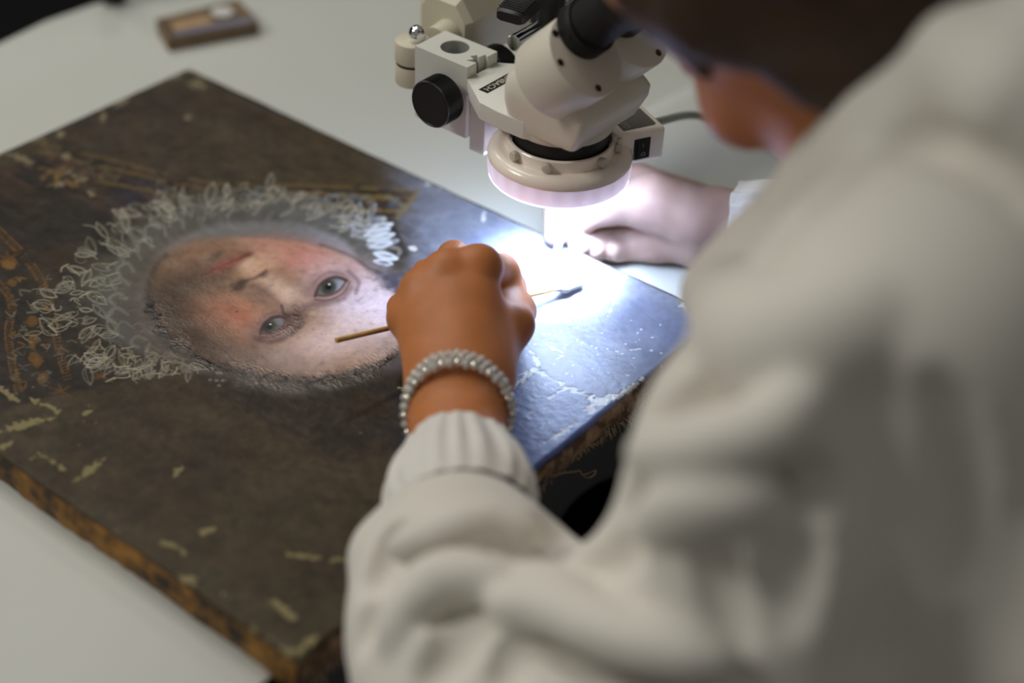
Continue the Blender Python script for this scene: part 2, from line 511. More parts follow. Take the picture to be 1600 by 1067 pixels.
# body of the ruff below the chin, with folded edges
for (x, y, rx, ry, an, c, al) in ((178, 448, 46, 30, -15, (120, 118, 108), 0.5), (170, 420, 40, 18, -20, (112, 108, 98), 0.45), (215, 528, 40, 20, 25, (116, 116, 116), 0.5), (190, 478, 34, 26, 0, (108, 108, 104), 0.4), (270, 345, 60, 20, -18, (112, 108, 100), 0.45), (380, 318, 70, 16, 0, (108, 106, 100), 0.4), (500, 335, 60, 16, 15, (118, 118, 118), 0.45), (320, 318, 40, 18, -10, (102, 92, 92), 0.4)):
    blob(x, y, rx, ry, an, c, al, 1.0, noise=0.7)
for i in range(20):
    t = i / 19; q = spline([(596, 400), (540, 362), (450, 338), (350, 338), (272, 362), (222, 402), (200, 450), (204, 505), (250, 548)], 20)[i]
    dx, dy = q[0] - 420, q[1] - 470; Ln = math.hypot(dx, dy); dx /= Ln; dy /= Ln
    w_ = r2.uniform(10, 20); l_ = r2.uniform(22, 40)
    stroke(spline([(q[0], q[1]), (q[0] + dx * l_ * 0.5 - dy * w_, q[1] + (dy * l_ * 0.5 + dx * w_) * 0.7), (q[0] + dx * l_, q[1] + dy * l_ * 0.8), (q[0] + dx * l_ * 0.7 + dy * w_, q[1] + (dy * l_ * 0.7 - dx * w_) * 0.7)], 16), r2.uniform(1.6, 2.8), (170, 168, 160), r2.uniform(0.3, 0.6), soft=1.0)

ARC_IN = [(580, 392), (560, 366), (512, 344), (450, 326), (372, 322), (302, 332), (252, 354), (218, 388), (192, 430), (180, 470), (178, 508), (194, 538), (226, 552), (266, 556), (306, 562)]
ARC_OUT = [(617, 396), (612, 352), (566, 318), (486, 296), (396, 290), (292, 298), (224, 308), (158, 348), (108, 402), (62, 462), (36, 524), (70, 584), (176, 592), (244, 588), (306, 580)]
AI = spline(ARC_IN, 200); AO = spline(ARC_OUT, 200)
def petal(base, tip, width, col, a, w=1.25):
    b = np.array(base, float); t = np.array(tip, float); d = t - b; L = np.hypot(*d); d /= L; n = np.array([-d[1], d[0]])
    for s, k in ((1, 1), (1, 0.55), (-1, 1), (-1, 0.6)):
        mid1 = b + d * L * 0.35 + n * s * width * k * r2.uniform(0.7, 1.1)
        mid2 = b + d * L * 0.75 + n * s * width * k * r2.uniform(0.6, 1.0)
        stroke(spline([b, mid1, mid2, t], 12), w * r2.uniform(0.7, 1.15), col, a * r2.uniform(0.6, 1), soft=0.7, relief=0.00012)


for i in range(150):      # soft body of the lace
    t = r2.randint(0, 199); q = AI[t] + (AO[t] - AI[t]) * r2.uniform(-0.15, 0.7)
    blob(q[0], q[1], r2.uniform(6, 15), r2.uniform(3, 7), r2.uniform(-60, 60), r2.choice([(128, 124, 112), (112, 110, 100), (96, 94, 88)]) if t > 30 else (150, 154, 160), r2.uniform(0.10, 0.26) * (1.0 if t < 110 else 0.4), 1.0, noise=1.2)
for i in range(118):
    t = min(199, max(0, int(199 * (i + r2.uniform(-2, 2)) / 118)))
    top = t < 100
    q0, q1 = AI[t], AO[t]
    f0 = r2.uniform(-0.05, 0.7)
    base = q0 + (q1 - q0) * f0 + np.array([r2.uniform(-8, 8), r2.uniform(-6, 6)])
    d_ = (q1 - q0) / (np.hypot(*(q1 - q0)) + 1e-6)
    a_ = r2.gauss(0, 0.55); d_ = np.array([d_[0] * math.cos(a_) - d_[1] * math.sin(a_), (d_[0] * math.sin(a_) + d_[1] * math.cos(a_)) * 0.85])
    Lg = r2.uniform(18, 42) if t > 60 else r2.uniform(16, 32)
    if t > 165: Lg *= 0.7
    wcol = (196, 200, 206) if t < 25 else r2.choice([(172, 166, 146), (184, 178, 156), (146, 142, 128), (160, 156, 144)])
    petal(base, base + d_ * Lg, Lg * r2.uniform(0.16, 0.30), wcol, r2.uniform(0.15, 0.5) if top else r2.uniform(0.4, 0.8), r2.uniform(1.2, 2.6) if top else r2.uniform(0.6, 1.05))
for i in range(56):      # looser curls
    t = r2.randint(10, 199); q0, q1 = AI[t], AO[t]
    p = q0 + (q1 - q0) * r2.uniform(-0.25, 0.9); a_ = r2.uniform(0, 6.28); R_ = r2.uniform(6, 16); sw = r2.choice((-1, 1)) * r2.uniform(2.4, 4.6)
    stroke([(p[0] + R_ * (1 - 0.5 * k / 12) * math.cos(a_ + sw * k / 12), p[1] + 0.65 * R_ * (1 - 0.5 * k / 12) * math.sin(a_ + sw * k / 12)) for k in range(13)], r2.uniform(1.2, 2.2) if t < 100 else r2.uniform(0.6, 1.0), r2.choice([(176, 170, 152), (150, 146, 134), (190, 184, 166)]), r2.uniform(0.2, 0.55) if t < 100 else r2.uniform(0.35, 0.75), relief=0.0001)
for (b, t_) in (((575, 362), (612, 350)), ((575, 376), (615, 366)), ((580, 385), (612, 380)), ((585, 396), (620, 404)), ((570, 368), (608, 358)), ((585, 408), (612, 412))):
    petal(b, t_, 5, (214, 220, 228), 0.95, 1.8)
# open wiry strands near the lower lace
for i in range(110):
    t = r2.randint(95, 199)
    q0, q1 = AI[t], AO[t]
    p = q0 + (q1 - q0) * r2.uniform(-0.1, 1.0)
    a = r2.uniform(0, 6.28); L = r2.uniform(12, 30)
    stroke(spline([p, p + np.array([math.cos(a), 0.6 * math.sin(a)]) * L * 0.5 + np.array([r2.uniform(-6, 6), r2.uniform(-4, 4)]), p + np.array([math.cos(a), 0.6 * math.sin(a)]) * L], 10), r2.uniform(0.6, 1.1), r2.choice([(168, 162, 138), (196, 188, 158), (140, 138, 124)]), r2.uniform(0.4, 0.9), relief=0.0001)
for (x, y, a) in ((190, 560, 70), (165, 562, 80), (150, 540, 120), (205, 555, 60), (60, 478, 10), (52, 521, -10), (100, 495, 160), (150, 520, 140)):
    ca, sa = math.cos(math.radians(a)), math.sin(math.radians(a))
    petal((x - 12 * ca, y - 12 * sa), (x + 14 * ca, y + 12 * sa), 4, (170, 160, 128), 0.5, 0.8)

# the face, chin to the left, brow to the right
FACE = [(231, 462), (236, 430), (252, 405), (280, 386), (315, 375), (370, 370), (440, 374), (500, 385), (545, 402), (580, 424), (612, 446), (640, 470), (668, 505), (650, 535), (615, 556), (580, 574), (530, 588), (480, 594), (430, 590), (370, 580), (315, 563), (268, 538), (242, 502)]
FL = loop_pts(FACE, 110)
fm = inside(FL, 5)
blend(fm, (148, 118, 96))
def fb(*a, **k):
    r = blob(*a, **k)
sv = CVS.copy()
blob(272, 476, 66, 70, 20, (92, 74, 58), 0.92)
blob(300, 405, 46, 26, -20, (158, 124, 98), 0.75)
blob(335, 540, 84, 36, 18, (88, 70, 56), 0.85)
blob(430, 570, 80, 24, 8, (132, 112, 100), 0.8)
blob(365, 490, 58, 34, 20, (168, 120, 96), 0.85)
blob(372, 488, 28, 17, 20, (178, 112, 88), 0.5)
blob(470, 402, 74, 26, 12, (182, 130, 114), 0.8)
blob(480, 402, 36, 14, 15, (188, 124, 110), 0.4)
blob(560, 470, 70, 42, 35, (196, 178, 184), 0.95)
blob(600, 500, 64, 50, 35, (192, 180, 190), 0.95)
blob(520, 540, 74, 34, -8, (188, 164, 152), 0.9)
blob(470, 555, 50, 20, 0, (164, 142, 138), 0.5)
blob(450, 462, 46, 15, 35, (196, 168, 150), 0.85)
blob(400, 420, 34, 15, -24, (190, 152, 126), 0.9)
blob(388, 410, 16, 8, -24, (202, 170, 146), 0.7)
blob(402, 458, 30, 13, 25, (132, 106, 92), 0.8)
blob(345, 440, 30, 20, 0, (136, 108, 86), 0.7)
blob(420, 395, 24, 10, 0, (170, 128, 108), 0.5)
blob(312, 434, 46, 20, -25, (98, 78, 62), 0.8)
# mouth
blob(352, 412, 36, 10, -24, (140, 84, 70), 0.75, 1.0)
blob(356, 413, 26, 5.5, -24, (156, 84, 72), 0.7, 0.9)
stroke(spline([(322, 428), (345, 416), (366, 408), (386, 398)], 14), 1.7, (96, 54, 46), 0.6, soft=1)
blob(337, 401, 10, 5, -30, (92, 70, 62), 0.7); blob(388, 398, 8, 3.5, -20, (98, 60, 52), 0.7)
stroke([(322, 427), (314, 432)], 2.0, (96, 66, 56), 0.6)
# nose
blob(374, 446, 13, 7.5, -35, (58, 44, 38), 0.85, 1.0, noise=0.6)
stroke(spline([(365, 452), (382, 440), (400, 434), (416, 424)], 12), 2.6, (92, 68, 56), 0.7, soft=1, rough=1.5)
blob(412, 429, 8, 4.5, -20, (84, 60, 50), 0.7, 1.0)
stroke(spline([(392, 446), (414, 456), (440, 478)], 12), 3.5, (128, 96, 84), 0.5, soft=1)
# eyes
def eye(cx, cy, ang, s, iris, pup):
    ca, sa = math.cos(math.radians(ang)), math.sin(math.radians(ang))
    def q(u, v): return (cx + s * (u * ca - v * sa), cy + s * (u * sa + v * ca))
    blob(*q(2, 1), 42 * s, 24 * s, ang, (150, 124, 120), 0.7)
    blob(*q(2, 1), 33 * s, 17 * s, ang, (120, 92, 88), 0.75)
    lid = [q(-24, 4), q(-14, -6), q(2, -10.5), q(17, -8), q(26, 1), q(14, 9), q(-4, 11), q(-17, 9)]
    m_ = inside(loop_pts(lid, 40), 1.6)
    blend(m_, (112, 108, 106))
    blend(m_ * ss(PX, cx - 2, cx + 16) * 0.7, (152, 156, 164))
    blob(*q(*iris), 12.5 * s, 11.5 * s, ang, (62, 66, 60), 0.98, 0.4)
    blob(*q(iris[0] + 2, iris[1] + 3), 6 * s, 5 * s, ang, (88, 94, 86), 0.5, 0.9)
    blob(*q(*iris), 5.2 * s, 4.8 * s, ang, (22, 22, 22), 0.98, 0.4)
    blob(*q(iris[0] + 3, iris[1] - 4), 1.6 * s, 1.5 * s, 0, (226, 228, 230), 0.9, 0.4)
    stroke(spline([q(-27, 5), q(-14, -7.5), q(2, -12), q(17, -9.5), q(29, 1)], 18), 2.4, (70, 50, 46), 0.85, soft=0.9)
    stroke(spline([q(-25, 4), q(-14, 10), q(-2, 13), q(14, 10), q(28, 1)], 18), 1.6, (96, 68, 62), 0.75)
    stroke(spline([q(-30, 10), q(-14, 18), q(0, 20), q(18, 17), q(33, 5)], 18), 1.5, (110, 80, 74), 0.7)
    stroke(spline([q(-24, -13), q(-6, -21), q(12, -20), q(28, -10)], 18), 2.0, (124, 98, 94), 0.5, soft=1)
    return q


eye(515, 448, -22, 0.98, (-2, 0), 0)
eye(426, 508, -24, 0.86, (-6, 1), 0)
stroke(spline([(478, 478), (500, 474), (530, 468), (548, 450)], 16), 4.5, (122, 98, 98), 0.55, soft=1)
stroke(spline([(545, 424), (560, 440), (556, 458)], 10), 3, (116, 92, 96), 0.6, soft=1)
blob(458, 500, 26, 11, -30, (92, 70, 62), 0.8, noise=0.6); blob(462, 486, 12, 16, 20, (112, 84, 74), 0.7)
stroke(spline([(398, 528), (420, 534), (448, 526), (472, 506)], 16), 4.0, (98, 76, 68), 0.7, soft=1)
stroke(spline([(440, 478), (446, 492), (468, 492)], 10), 2.4, (84, 62, 54), 0.7)
stroke(spline([(330, 378), (350, 392), (336, 404)], 8), 1.5, (120, 90, 74), 0.4)
blob(500, 538, 30, 16, 0, (196, 170, 160), 0.4); blob(540, 520, 50, 22, -20, (206, 186, 186), 0.5)
# brow / temple hair and shaded contour
stroke(FL[52:110], 5.0, (52, 42, 34), 0.75, soft=1.6, rough=4)
for i_ in range(46):
    p_ = FL[r2.randint(54, 108)]; stroke([(p_[0] + r2.uniform(-10, 10), p_[1] + r2.uniform(-6, 8)), (p_[0] + r2.uniform(-12, 12), p_[1] + r2.uniform(-4, 8))], r2.uniform(1.0, 3.0), (30, 24, 19), r2.uniform(0.4, 0.9), soft=0.9, rough=2)
stroke(FL[0:12] + [], 4.0, (76, 60, 48), 0.6, soft=1.2, rough=2)
stroke(spline([(500, 382), (545, 398), (575, 418), (590, 424)], 12), 2.4, (110, 78, 66), 0.6, soft=1)
blob(612, 440, 30, 14, 32, (58, 58, 74), 0.85, noise=1.2); blob(640, 468, 26, 14, 40, (56, 58, 76), 0.85)
# restored strand texture over flesh
CVS[:] = np.where(fm[..., None] > 0.5, CVS * (0.84 + 0.34 * N3[..., None]) * (0.88 + 0.24 * N2[..., None]), CVS * (0.88 + 0.24 * N3[..., None]))
blend(fm * ss(N3, 0.74, 0.8) * 0.2, (128, 100, 72))
blend(fm * (1 - ss(N3, 0.2, 0.26)) * 0.15, (100, 74, 58))
blob(370, 487, 1.4, 1.4, 0, (34, 26, 22), 0.9, 0.4)

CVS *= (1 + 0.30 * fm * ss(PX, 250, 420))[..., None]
fmean = (CVS * fm[..., None]).sum((0, 1)) / fm.sum()
CVS = np.where(fm[..., None] > 0.02, CVS * (np.clip(CVS.mean(-1) / fmean.mean(), 0.05, 3) ** (0.28 * fm))[..., None] * (CVS / CVS.mean(-1, keepdims=True)) ** (0.12 * fm[..., None]), CVS)
# losses and scratches: cream ground showing through
CREAM = (196, 186, 150); WHITE = (206, 204, 198)
def chip(pts, w, col=CREAM, a=0.92, dash=0.0, rough=None):
    stroke(spline(pts, 4 * len(pts)) if len(pts) > 2 else pts, w * 0.8, col, a, soft=0.3, taper=0.6, rough=w * 1.15 if rough is None else rough, relief=-0.0002, dash=dash)


CL = (150, 138, 96)
for pts, w in (([(0, 607), (32, 630)], 5), ([(50, 626), (84, 639), (87, 648)], 5), ([(87, 651), (27, 667), (0, 676)], 5), ([(0, 701), (18, 690)], 5), ([(50, 715), (68, 712), (98, 733)], 5), ([(114, 753), (162, 719)], 5),
               ([(274, 740), (282, 733)], 4), ([(251, 847), (276, 856)], 5), ([(315, 833), (333, 826)], 5), ([(274, 899), (306, 911)], 5), ([(401, 940), (433, 945), (458, 963)], 5),
               ([(406, 1000), (429, 1000), (456, 1018), (492, 995)], 6), ([(391, 984), (398, 984)], 5), ([(130, 647), (140, 643)], 3), ([(145, 761), (149, 764)], 4), ([(283, 858), (288, 864)], 4)):
    chip(pts, w, CL)
chip([(433, 865), (480, 869), (543, 875)], 4, CL, 0.9, dash=0.42)
chip([(346, 930), (352, 928)], 8, (170, 168, 160), 0.8)
for pts, w in (([(259, 122), (285, 116)], 6), ([(300, 128), (322, 136)], 7), ([(290, 184), (296, 182)], 6), ([(158, 184), (165, 182)], 6), ([(34, 221), (68, 214)], 6), ([(0, 240), (19, 232)], 7), ([(22, 244), (49, 256)], 6), ([(92, 210), (97, 209)], 5), ([(100, 245), (106, 244)], 4), ([(140, 300), (148, 304)], 5), ([(180, 165), (200, 155)], 3), ([(286, 110), (300, 112)], 4)):
    chip(pts, w, (150, 138, 108), 0.75)
for pts, w in (([(850, 538), (865, 545), (878, 549)], 2.5), ([(826, 545), (838, 560), (837, 575), (797, 608)], 2.8), ([(837, 577), (860, 590), (885, 604), (905, 613), (930, 622)], 3.6), ([(885, 604), (859, 620)], 3.2),
               ([(918, 618), (934, 628), (955, 624)], 7), ([(930, 632), (920, 642)], 6), ([(948, 628), (985, 606), (1004, 590)], 2.6), ([(902, 656), (882, 672), (845, 694)], 4.0), ([(898, 658), (903, 664)], 6),
               ([(959, 549), (978, 548), (1001, 545)], 1.6), ([(754, 345), (758, 330)], 4), ([(640, 385), (650, 390)], 3.5), ([(1066, 474), (1085, 482)], 6), ([(931, 415), (926, 446)], 3.6), ([(684, 292), (690, 296)], 5), ([(662, 286), (672, 290)], 4), ([(870, 560), (880, 556)], 1.5), ([(812, 585), (826, 580)], 1.5)):
    chip(pts, w, WHITE)
chip([(978, 431), (962, 465), (944, 508)], 2.0, (176, 178, 172), 0.9, dash=0.40)
chip([(836, 690), (862, 640)], 1.2, (150, 156, 150), 0.6, dash=0.4); chip([(790, 620), (812, 598)], 1.2, WHITE, 0.6); chip([(848, 610), (866, 590)], 1.0, (160, 170, 190), 0.7)
for i in range(60):
    x = r2.uniform(820, 1040); y = r2.uniform(500, 560) if i < 34 else r2.uniform(520, 680)
    blob(x, y, r2.uniform(0.8, 2.6), r2.uniform(0.8, 2.0), 0, (196, 200, 206), 0.8, 0.4)
for i in range(40):
    x = r2.uniform(560, 760); y = r2.uniform(320, 400)
    blob(x, y, r2.uniform(2, 9), r2.uniform(1, 4), r2.uniform(-40, 40), r2.choice([(98, 108, 124), (120, 124, 128)]), 0.4, 0.8)
for i in range(50):
    blob(r2.uniform(0, 560), r2.uniform(600, 1000), r2.uniform(1, 2.5), r2.uniform(1, 2), 0, r2.choice([(130, 120, 92), (32, 28, 24)]), 0.6, 0.5)
for (x, y) in ((332, 575), (339, 582), (345, 582), (328, 593), (338, 594), (348, 594), (342, 602)):
    blob(x, y, 2.6, 1.9, 0, (140, 136, 128), 0.8, 0.5)
chip([(640, 607), (622, 606), (632, 612)], 1.6, CREAM, 0.9); chip([(543, 686), (566, 676)], 1.5, CL, 0.7, dash=0.42)
for i in range(9):     # brush hairs across the glow-tinted ground
    x = 840 + 17 * i + r2.uniform(-6, 6); y = 600 + r2.uniform(-30, 40)
    stroke([(x, y), (x + r2.uniform(8, 20), y - r2.uniform(10, 26))], 0.9, (120, 136, 170), 0.35)
blob(928, 566, 26, 13, 35, (112, 124, 158), 0.6, 0.8)

# swollen, varnish-wet craquelure: along the contour of the jaw and brow and in the eye socket
wetpath, _ = seg_dist((slice(None), slice(None)), FL[58:110])
WET += np.exp(-(wetpath / 15.0) ** 2) * 0.8
wp2, _ = seg_dist((slice(None), slice(None)), [(380, 592), (430, 596), (480, 598), (540, 590), (590, 568), (625, 545)])
WET += np.exp(-(wp2 / 13.0) ** 2) * 1.0
wp3, _ = seg_dist((slice(None), slice(None)), [(425, 526), (450, 518), (466, 500), (458, 480)])
WET += np.exp(-(wp3 / 11.0) ** 2) * 0.7
WET += fm * (1 - ss(PX, 300, 520)) * 0.22 + fm * 0.08
WET += np.exp(-(((PX - 590) / 22) ** 2 + ((PY - 428) / 12) ** 2)) * 0.6
WET = np.clip(WET * (0.35 + 0.9 * ss(N2, 0.36, 0.62)), 0, 1)
CVS = np.clip(CVS, 0.003, 0.85)

# canvas geometry: gentle warp, uneven edges, rounded arris
edge = np.minimum(np.minimum(GX, LX - GX), np.minimum(GY + LY, -GY))
Z = ZP + 0.0006 * (N1 - 0.5) + 0.0003 * (N2 - 0.5) + 0.00012 * (N3 - 0.5) + RELIEF
Z += -0.0022 * np.clip(1 - edge / 0.0035, 0, 1) ** 2
wob = 0.0016 * (vnoise(0.02, 0.02, 21, 4) - 0.5)
XX = GX + wob * np.clip(1 - edge / 0.02, 0, 1) * 1.6; YY = GY + np.roll(wob, 37) * np.clip(1 - edge / 0.02, 0, 1) * 1.6
PT = thing('painting', 'old dark portrait of a pale face in a white lace ruff, lying on the table', 'painting', (LX / 2, -LY / 2, 0.0))
V = np.stack([XX, YY, Z], -1).reshape(-1, 3)
idx = np.arange(NX * NY).reshape(NX, NY)
F = np.stack([idx[:-1, :-1], idx[1:, :-1], idx[1:, 1:], idx[:-1, 1:]], -1).reshape(-1, 4)


def paint_material():
    m = bpy.data.materials.new('aged_oil_paint'); m.use_nodes = True
    nt = m.node_tree; N = nt.nodes; L = nt.links; b = N['Principled BSDF']
    tc = N.new('ShaderNodeTexCoord')
    col = N.new('ShaderNodeAttribute'); col.attribute_name = 'pigment'
    wet = N.new('ShaderNodeAttribute'); wet.attribute_name = 'wet'
    grain = N.new('ShaderNodeTexNoise'); grain.inputs['Scale'].default_value = 700; grain.inputs['Detail'].default_value = 2
    L.new(tc.outputs['Object'], grain.inputs['Vector'])
    mul = N.new('ShaderNodeMix'); mul.data_type = 'RGBA'; mul.blend_type = 'MULTIPLY'; mul.inputs['Factor'].default_value = 0.35
    L.new(col.outputs['Color'], mul.inputs[6]); L.new(grain.outputs['Color'], mul.inputs[7])
    sat = N.new('ShaderNodeHueSaturation'); sat.inputs['Saturation'].default_value = 1.0; sat.inputs['Value'].default_value = 1.12
    L.new(mul.outputs[2], sat.inputs['Color']); L.new(sat.outputs['Color'], b.inputs['Base Color'])
    # weave and crackle
    wv = N.new('ShaderNodeTexWave'); wv.inputs['Scale'].default_value = 350; wv.inputs['Distortion'].default_value = 3; wv.inputs['Detail'].default_value = 2
    L.new(tc.outputs['Object'], wv.inputs['Vector'])
    vor = N.new('ShaderNodeTexVoronoi'); vor.feature = 'DISTANCE_TO_EDGE'; vor.inputs['Scale'].default_value = 130
    L.new(tc.outputs['Object'], vor.inputs['Vector'])
    vr = N.new('ShaderNodeMath'); vr.operation = 'MINIMUM'; vr.inputs[1].default_value = 0.08
    L.new(vor.outputs['Distance'], vr.inputs[0])
    n1 = N.new('ShaderNodeTexNoise'); n1.inputs['Scale'].default_value = 260; n1.inputs['Detail'].default_value = 3
    L.new(tc.outputs['Object'], n1.inputs['Vector'])
    mp = N.new('ShaderNodeMapping'); mp.inputs['Scale'].default_value = (330, 620, 330); mp.inputs['Rotation'].default_value = (0, 0, 0.5)
    L.new(tc.outputs['Object'], mp.inputs['Vector'])
    n2 = N.new('ShaderNodeTexNoise'); n2.inputs['Scale'].default_value = 1.0; n2.inputs['Detail'].default_value = 2; n2.inputs['Roughness'].default_value = 0.6
    L.new(mp.outputs['Vector'], n2.inputs['Vector'])
    b1 = N.new('ShaderNodeBump'); b1.inputs['Strength'].default_value = 0.12; b1.inputs['Distance'].default_value = 0.0006
    L.new(wv.outputs['Fac'], b1.inputs['Height'])
    b2 = N.new('ShaderNodeBump'); b2.inputs['Strength'].default_value = 0.25; b2.inputs['Distance'].default_value = 0.001
    L.new(vr.outputs[0], b2.inputs['Height']); L.new(b1.outputs['Normal'], b2.inputs['Normal'])
    b3 = N.new('ShaderNodeBump'); b3.inputs['Strength'].default_value = 0.30; b3.inputs['Distance'].default_value = 0.0008
    L.new(n1.outputs['Fac'], b3.inputs['Height']); L.new(b2.outputs['Normal'], b3.inputs['Normal'])
    hm_ = N.new('ShaderNodeMath'); hm_.operation = 'MULTIPLY'
    L.new(n2.outputs['Fac'], hm_.inputs[0]); L.new(wet.outputs['Fac'], hm_.inputs[1])
    b4 = N.new('ShaderNodeBump'); b4.inputs['Strength'].default_value = 1.0; b4.inputs['Distance'].default_value = 0.0011
    L.new(hm_.outputs[0], b4.inputs['Height']); L.new(b3.outputs['Normal'], b4.inputs['Normal'])
    L.new(b4.outputs['Normal'], b.inputs['Normal'])
    rr = N.new('ShaderNodeMapRange'); rr.inputs['To Min'].default_value = 0.40; rr.inputs['To Max'].default_value = 0.15
    L.new(wet.outputs['Fac'], rr.inputs['Value']); L.new(rr.outputs['Result'], b.inputs['Roughness'])
    sr = N.new('ShaderNodeMapRange'); sr.inputs['To Min'].default_value = 0.12; sr.inputs['To Max'].default_value = 0.8
    gl = N.new('ShaderNodeAttribute'); gl.attribute_name = 'gloss'
    L.new(gl.outputs['Fac'], sr.inputs['Value']); L.new(sr.outputs['Result'], b.inputs['Specular IOR Level'])
    return m


canvas = npmesh('canvas', V, F, paint_material(), PT)
ca = canvas.data.attributes.new('pigment', 'FLOAT_COLOR', 'POINT')
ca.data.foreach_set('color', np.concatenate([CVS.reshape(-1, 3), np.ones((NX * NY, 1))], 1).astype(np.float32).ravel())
wa = canvas.data.attributes.new('wet', 'FLOAT', 'POINT')
wa.data.foreach_set('value', WET.astype(np.float32).ravel())
ga = canvas.data.attributes.new('gloss', 'FLOAT', 'POINT')
ga.data.foreach_set('value', np.clip(WET + 0.75 * lamp_tint, 0, 1).astype(np.float32).ravel())
canvas['label'] = 'painted face of the canvas with portrait, lace ruff and pale paint losses'


def margin_material(name, a, b_, c, sx):
    m = bpy.data.materials.new(name); m.use_nodes = True
    nt = m.node_tree; N = nt.nodes; L = nt.links; b = N['Principled BSDF']; b.inputs['Roughness'].default_value = 0.75
    tc = N.new('ShaderNodeTexCoord')
    n = N.new('ShaderNodeTexNoise'); n.inputs['Scale'].default_value = sx; n.inputs['Detail'].default_value = 5; n.inputs['Roughness'].default_value = 0.65
    L.new(tc.outputs['Object'], n.inputs['Vector'])
    r = N.new('ShaderNodeValToRGB'); e = r.color_ramp.elements
    e[0].position = 0.42; e[0].color = (*a, 1); e[1].position = 0.52; e[1].color = (*b_, 1)
    x = e.new(0.68); x.color = (*c, 1)
    L.new(n.outputs['Fac'], r.inputs['Fac']); L.new(r.outputs['Color'], b.inputs['Base Color'])
    bp = N.new('ShaderNodeBump'); bp.inputs['Strength'].default_value = 0.5; bp.inputs['Distance'].default_value = 0.001
    L.new(n.outputs['Fac'], bp.inputs['Height']); L.new(bp.outputs['Normal'], b.inputs['Normal'])
    return m


MARG_O = margin_material('ochre_worn_margin', srgb(46, 36, 26), srgb(120, 84, 34), srgb(176, 124, 52), 45)
MARG_B = margin_material('brown_linen_margin', srgb(92, 70, 54), srgb(156, 124, 94), srgb(186, 156, 124), 90)


def margin(p0, p1, out, z0, z1, m, name, amp=0.0015, seed=0, n=160):
    """folded canvas strip down one side of the stretcher, from (p0) to (p1), bulging outwards"""
    rr = np.random.default_rng(seed)
    p0 = np.array(p0, float); p1 = np.array(p1, float); o = np.array(out, float)
    w = np.convolve(rr.normal(size=n + 20), np.ones(9) / 9, 'same')[10:10 + n]
    w2 = np.convolve(rr.normal(size=n + 40), np.ones(21) / 21, 'same')[20:20 + n]
    rows = 7; V = []
    for i in range(n):
        t = i / (n - 1); q = p0 + (p1 - p0) * t
        for k in range(rows):
            s = k / (rows - 1)
            z = z1 + (z0 - z1) * s
            bulge = 0.0004 + 0.0018 * math.sin(math.pi * min(1, s * 0.9)) + amp * w[i] * s + amp * w2[i]
            xy = q + o * bulge
            V.append((xy[0], xy[1], z + (0.0016 * w2[i] if k == rows - 1 else 0)))
    F = []
    for i in range(n - 1):
        for k in range(rows - 1):
            a = i * rows + k; F.append((a, a + rows, a + rows + 1, a + 1))
    return npmesh(name, V, F, m, PT)


o = margin((0, -LY), (LX, -LY), (0, -1), 0.001, ZP - 0.0012, MARG_O, 'tacking_margin', 0.002, 1); o['label'] = 'worn ochre tacking margin along the long near side'
margin((0, 0), (LX, 0), (0, 1), 0.001, ZP - 0.0012, MARG_O, 'tacking_margin', 0.0012, 2)
margin((0, -LY), (0, 0), (-1, 0), 0.001, ZP - 0.0012, MARG_O, 'tacking_margin', 0.0012, 3)
o = margin((LX, -LY), (LX, 0), (1, 0), 0.0085, ZP - 0.0012, MARG_B, 'tacking_margin', 0.003, 4); o['label'] = 'brown frayed linen margin beside the worker'
for (lo, hi) in (((0.002, -0.050, 0.0005), (LX - 0.016, -0.002, ZP - 0.003)), ((0.002, -LY + 0.002, 0.0005), (LX - 0.016, -LY + 0.05, ZP - 0.003)),
                 ((0.002, -LY + 0.051, 0.0005), (0.05, -0.051, ZP - 0.003)), ((LX - 0.064, -LY + 0.051, 0.0005), (LX - 0.016, -0.051, ZP - 0.003))):
    bm = bmesh.new(); add_box(bm, lo, hi, 0.001, 1); obj('stretcher_bar', bm, M['wood'], PT)
# fringe of pulled threads under the near short side
bm = bmesh.new(); rf = random.Random(11)
for i in range(330):
    y = -LY + 0.004 + (LY - 0.008) * (i + rf.random()) / 330
    L_ = rf.uniform(0.0015, 0.0045) * (1.0 + 0.8 * math.sin(y * 47))
    x = LX + 0.002 + rf.uniform(-0.0005, 0.002); z = rf.uniform(0.0075, 0.0105)
    d = Vector((rf.uniform(0.3, 1.0), rf.uniform(-0.5, 0.5), -rf.uniform(0.4, 1.2))).normalized() * L_
    add_tube(bm, [(x, y, z), Vector((x, y, z)) + d * 0.6, Vector((x, y, z)) + d + Vector((0, 0, -0.001))], [0.0004, 0.0003, 0.00015], n=4)
o = obj('frayed_fringe', bm, M['fray'], PT); o['kind'] = 'stuff'
# linen flap hanging below the edge
thr = [Wz(866, 744, 0.006), Wz(880, 739, 0.004), Wz(898, 737, 0.0), Wz(906, 735, -0.003), Wz(910, 742, -0.004), Wz(922, 738, -0.003), Wz(930, 735, 0.0), Wz(929, 741, -0.002), Wz(921, 746, -0.004), Wz(912, 745, -0.005)]
bm = bmesh.new(); add_tube(bm, spline(thr, 50), 0.0004, n=6); o = obj('loose_thread', bm, M['thread'], PT, smooth=True); o['label'] = 'single loose linen thread curling from the edge'
bm = bmesh.new()
for i in range(14):
    c = Wz(950 + rf.uniform(-6, 6), 662 + rf.uniform(-10, 12), 0.004)
    add_tube(bm, spline([c, c + np.array([rf.uniform(-.002, .002), rf.uniform(-.002, .002), rf.uniform(-.002, .002)]), c + np.array([rf.uniform(-.003, .003), rf.uniform(-.003, .003), rf.uniform(-.004, .002)])], 8), 0.00018, n=4)
o = obj('lint_tuft', bm, M['cotton'], PT); o['kind'] = 'stuff'

